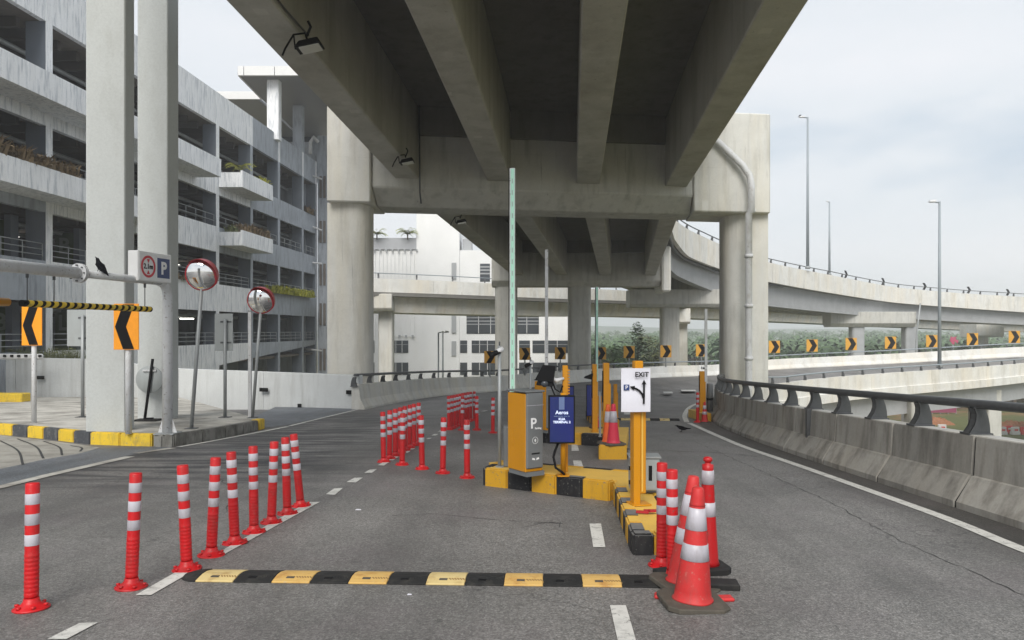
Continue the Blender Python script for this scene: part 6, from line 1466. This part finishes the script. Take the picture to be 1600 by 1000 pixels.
# ================================================================== VEGETATION
def leaf_cloud(m, c, rad, n, size, rg, flat=1.0, shell=.35):
    for _ in range(n):
        while True:
            v = Vector((rg.uniform(-1, 1), rg.uniform(-1, 1), rg.uniform(-1, 1)))
            if shell < v.length < 1: break
        p = Vector(c) + Vector((v.x * rad[0], v.y * rad[1], v.z * rad[2])); a = rg.random() * 6.28; t = rg.uniform(-.9, .9); s_ = size * rg.uniform(.6, 1.4)
        d1 = Vector((math.cos(a), math.sin(a), t * .5)).normalized(); d2 = Vector((-math.sin(a), math.cos(a), rg.uniform(-.8, .8))).normalized()
        m.add([p - d1 * s_, p - d2 * s_ * .45, p + d1 * s_, p + d2 * s_ * .45], [(0, 1, 2, 3)])
def tree(name, label, base, h, clusters, mat, n, size, seed, cat='tree', group=None):
    rg = random.Random(seed); t = thing(name, label, cat, tuple(base), 0, group)
    m = MB(); m.tube([(0, 0, 0), (.1, 0, h * .4), (0, .1, h * .8)], [h * .022, h * .015, h * .004], 8)
    for k in range(7): a = k * 2.4; z = h * (.3 + .07 * k); m.tube([(0.05, 0, z), (math.cos(a) * h * .12, math.sin(a) * h * .12, z + h * .08), (math.cos(a) * h * .2, math.sin(a) * h * .2, z + h * .12)], [h * .008, h * .005, h * .002], 5)
    m.build('trunk', M['bark'], t)
    m = MB()
    for cx, cy, cz, r_ in clusters: leaf_cloud(m, (cx * h, cy * h, cz * h), (r_ * h, r_ * h, r_ * h * .8), int(n * (r_ / .2) ** 2), size, rg)
    m.build('crown', M[mat], t); return t
rg = random.Random(3)
def cone_clusters(n, w, rg):
    out = []
    for k in range(n):
        z = .25 + .72 * (k / n) ** .9; rr = w * (1.02 - z) * 1.0 + .01; a = rg.random() * 6.28; d = rr * rg.uniform(.15, .85); out.append((math.cos(a) * d, math.sin(a) * d, z, .045 + .085 * (1 - z)))
    return out
q = P(996, 562, 105); base = Vector((q.x, q.y, GZ)); tree('broadleaf_tree', 'tall dark pointed tree in the gap right of the exit post top', base, PZ(501, 105) - GZ, cone_clusters(46, .30, rg), 'leaf', 260, .26, 11)
q = P(958, 562, 112); base = Vector((q.x, q.y, GZ)); tree('broadleaf_tree', 'low rounded green tree left of the tall pointed one', base, PZ(528, 112) - GZ, [(rg.uniform(-.2, .2), rg.uniform(-.2, .2), rg.uniform(.55, .95), .13) for _ in range(16)], 'leaf', 300, .26, 12)
q = P(1014, 562, 120); base = Vector((q.x, q.y, GZ)); tree('broadleaf_tree', 'smaller lighter green tree right of the tall pointed one', base, PZ(517, 120) - GZ, [(rg.uniform(-.15, .15), rg.uniform(-.2, .2), rg.uniform(.5, .93), .12) for _ in range(14)], 'leaf_olive', 260, .26, 13)
q = P(925, 562, 130); base = Vector((q.x, q.y, GZ)); tree('broadleaf_tree', 'small green tree just behind the shaded middle column', base, PZ(540, 130) - GZ, [(rg.uniform(-.2, .2), rg.uniform(-.2, .2), rg.uniform(.5, .93), .13) for _ in range(12)], 'leaf', 240, .28, 14)
# oil palm plantation: one dense mass
def palm_into(m, base, h, r_, rg, nf=13, seg=3, bright=False, wid=.055, trunk=True):
    top = base + Vector((0, 0, h)); 
    if trunk: m.mi = 1; m.tube([base, top], [.28, .22], 5, False); m.mi = 0
    for k in range(nf):
        a = k * 2.4 + rg.random() * .5; up = rg.uniform(.3, 1.5); L_ = r_ * rg.uniform(.8, 1.15); prev = top; d = Vector((math.cos(a), math.sin(a), 0)); sd = Vector((-d.y, d.x, 0)); w = L_ * wid
        for s_ in range(1, seg + 1):
            f = s_ / seg; p = top + d * L_ * f * (.95 - .15 * f) + Vector((0, 0, L_ * (up * f - (up * .55 + .55) * f * f)))
            w0 = w * (1.2 if s_ > 1 else .5); w1 = w * (1.2 if s_ < seg else .15)
            for sg in (1, -1): m.add([prev, prev + sd * sg * w0 * 1.6 - Vector((0, 0, w0)), p + sd * sg * w1 * 1.6 - Vector((0, 0, w1)), p], [(0, 1, 2, 3)])
            prev = p
rg = random.Random(5); m = MB()
for k in range(1500):
    y = 112 + 420 * (rg.random() ** 1.5); px = rg.uniform(880, 1680); 
    if px < 1130 and y < 150: y += 60
    x = PX(px, y); h = rg.uniform(4.2, 8.6) + (y - 112) * .006
    palm_into(m, Vector((x, y, GZ)), h, rg.uniform(2.9, 4.1), rg, 15 if y < 220 else 10, 3 if y < 220 else 2, trunk=y < 220)
pl = m.build('oil_palm_plantation', [M['leaf_palm'], M['bark']], kind='stuff'); tag(pl, 'dense hazy oil palm plantation filling the plain behind the ramps', 'plantation')
m = MB(); rg = random.Random(8)
for k in range(2400): y = rg.uniform(120, 420); px = rg.uniform(870, 1700); s_ = rg.uniform(1.2, 2.2); c = Vector((PX(px, y), y, GZ + rg.uniform(.3, 2.6))); leaf_cloud(m, c, (s_, s_, s_ * .6), 7, .75, rg)
ug = m.build('undergrowth', M['leaf_olive'], kind='stuff'); tag(ug, 'green undergrowth below the oil palms', 'undergrowth')
# far hills
def hills(nm, y, z0, amp, seed, n=160, w=3400):
    rg = random.Random(seed); ph = [rg.random() * 6.28 for _ in range(8)]; m = MB(); vs = []
    for i in range(n + 1):
        x = -w / 2 + w * i / n + y * .3; zz = z0 + amp * sum(math.sin(x * .0022 * (k + 1) * 1.37 + ph[k]) / (k + 1) for k in range(8)) * .5
        vs += [(x, y - 120, GZ - 1), (x, y, zz), (x, y + 300, zz * .8 + GZ * .2), (x, y + 700, GZ - 1)]
    m.smooth = True; m.add(vs, [(i * 4 + a, (i + 1) * 4 + a, (i + 1) * 4 + a + 1, i * 4 + a + 1) for i in range(n) for a in range(3)]); m.build(nm, M['hill'], kind='structure')
hills('hills', 900, 1.5, 5.5, 4); hills('hills', 1700, 11, 11, 9, w=4400)

# plants on the car park
def strip_plants(label, y0, y1, o0, o1, z, h, mat, n, seed, kind='stems', cat='plant', name='planter_plant'):
    rg = random.Random(seed); c = FP((y0 + y1) / 2, (o0 + o1) / 2, z); t = thing(name, label, cat, tuple(c)); m = MB()
    for _ in range(n):
        y = rg.uniform(y0, y1); p = FP(y, rg.uniform(o0, o1), z); hh = h * rg.uniform(.4, 1.1) * (1 - .3 * abs(math.sin(y * 2.1))); a = rg.random() * 6.28; ln = Vector((math.cos(a), math.sin(a), 0)) * hh * rg.uniform(.1, .7); sd = Vector((-math.sin(a), math.cos(a), 0)) * rg.uniform(.03, .065)
        q1 = p + ln * .5 + Vector((0, 0, hh * .75)); q2 = p + ln * 1.1 + Vector((0, 0, hh * (.95 if kind == 'stems' else .7)))
        m.add([p - sd, p + sd, q1 + sd, q1 - sd], [(0, 1, 2, 3)]); m.add([q1 - sd, q1 + sd, q2], [(0, 1, 2)])
        if rg.random() < .4: leaf_cloud(m, q1, (.16, .16, .12), 3, .10, rg, shell=0)
    m.build('leaves', M[mat], t, world=True); return t
strip_plants('dry brown plants along the second planter at far left', 14, 31.4, .9, 1.45, PB[2][1] - .15, .85, 'leaf_dry', 2600, 1)
strip_plants('brown flowering shrub in the lower projecting planter box', 48.6, 52.6, .4, 1.4, PB[2][1] - .15, .95, 'leaf_dry', 600, 2)
strip_plants('olive grass behind the shrub of the lower projecting planter box', 47.9, 52.6, .3, .9, PB[2][1] - .15, .6, 'leaf_olive', 300, 22)
strip_plants('yellow green plants spilling over the dark band at the far end', 55.5, 65.0, .0, .5, LV[3][1] - .1, .72, 'leaf_yellow', 800, 3)
strip_plants('tuft of green leaves on the dark upper planter towards the far end', 51.0, 52.6, .4, 1.3, PB[1][1] - .15, .7, 'leaf_yellow', 120, 33)
strip_plants('brown grass at the last upper opening by the tower', 63.8, 66.3, -.3, .2, LV[1][1], .7, 'leaf_dry', 120, 34)
strip_plants('low brown plants along the band behind the nearer mirror', 41, 46.8, -.1, .3, LV[3][1], .35, 'leaf_dry', 200, 35)
def palm(name, label, base, h, r_, mat, seed, nf=16, cat='palm', trunk=.05):
    rg = random.Random(seed); t = thing(name, label, cat, tuple(base)); m = MB(); m.tube([(0, 0, 0), (0, 0, h)], trunk, 7); m.build('trunk', M['bark'], t); m = MB()
    for k in range(nf):
        a = k * 2.4; up = rg.uniform(.5, 1.7); L_ = r_ * rg.uniform(.8, 1.1); d = Vector((math.cos(a), math.sin(a), 0)); sd = Vector((-d.y, d.x, 0)); top = Vector((0, 0, h))
        for s_ in range(9):
            f = (s_ + .5) / 9; p = top + d * L_ * f + Vector((0, 0, L_ * (up * f - (up * .5 + .5) * f * f)))
            for sg in (1, -1): e_ = p + sd * sg * L_ * .26 * (1.1 - f) + d * L_ * .12 - Vector((0, 0, L_ * .05)); m.add([p - d * .07 * r_, p + d * .07 * r_, e_], [(0, 1, 2)])
    m.build('fronds', M[mat], t); return t
b0 = FP(48.3, 1.0, PB[1][1] - .15); palm('balcony_palm', 'small bright green palm in the upper projecting planter box', b0, .35, .95, 'leaf_yellow', 4, 14, 'plant', .03)
for px, py, s_, lab in ((589, 372, 1.05, 'left yellow green roof palm above the grey planter wall'), (637, 372, 1.1, 'right yellow green roof palm above the grey planter wall')):
    q = P(px, py, Y0 - .6); palm('roof_palm', lab, q - Vector((0, 0, .2)), .7, 1.25 * s_, 'leaf_bright', int(px), 34, 'palm', .09)
# shrubs behind the pale wall at left
rgg = random.Random(15)
for k, (px, y, w_, lab) in enumerate(((12, 30.2, .9, 'leftmost dark green shrub behind the pale wall'), (40, 30.1, .8, 'shrub behind the white guard beam left of the first chevron board'), (78, 30.0, .9, 'grassy shrub behind the wall right of the first chevron board'), (108, 29.9, .8, 'grassy shrub behind the wall just left of the nearer square column'))):
    c = Vector((PX(px, y), y, -.2)); t = thing('shrub', lab, 'shrub', tuple(c)); m = MB(); 
    for _ in range(300):
        p = Vector((rgg.uniform(-w_, w_), rgg.uniform(-.35, .35), 0)); hh = rgg.uniform(.5, 1.15); ln = Vector((rgg.uniform(-.3, .3), rgg.uniform(-.2, .2), hh)); sd = Vector((.014, .006, 0)); m.add([p - sd, p + sd, p + ln], [(0, 1, 2)])
    leaf_cloud(m, (0, 0, .55), (w_, .4, .45), 260, .07, rgg, shell=0); m.build('leaves', M['leaf_olive'], t)
    m = MB(); 
    for j in range(5): m.tube([(rgg.uniform(-w_, w_) * .6, 0, -.6), (rgg.uniform(-w_, w_) * .7, 0, .5)], .012, 5)
    m.build('stems', M['bark'], t)

# ================================================================== HAZE
hz = MB(); hz.box(-2620, 3320, -320, 2620, -11.4, 36)
hm = bpy.data.materials.new('haze'); hm.use_nodes = True; hn = hm.node_tree; hn.nodes.clear()
ho = hn.nodes.new('ShaderNodeOutputMaterial'); hv = hn.nodes.new('ShaderNodeVolumePrincipled'); hv.inputs['Density'].default_value = .0013; hv.inputs['Color'].default_value = (.96, .98, 1.0, 1); hv.inputs['Anisotropy'].default_value = .2
hn.links.new(hv.outputs[0], ho.inputs['Volume'])
HAZE = True
if HAZE:
    o = hz.build('haze', hm, kind='stuff'); tag(o, 'thin pale tropical haze over the far plain', 'haze')
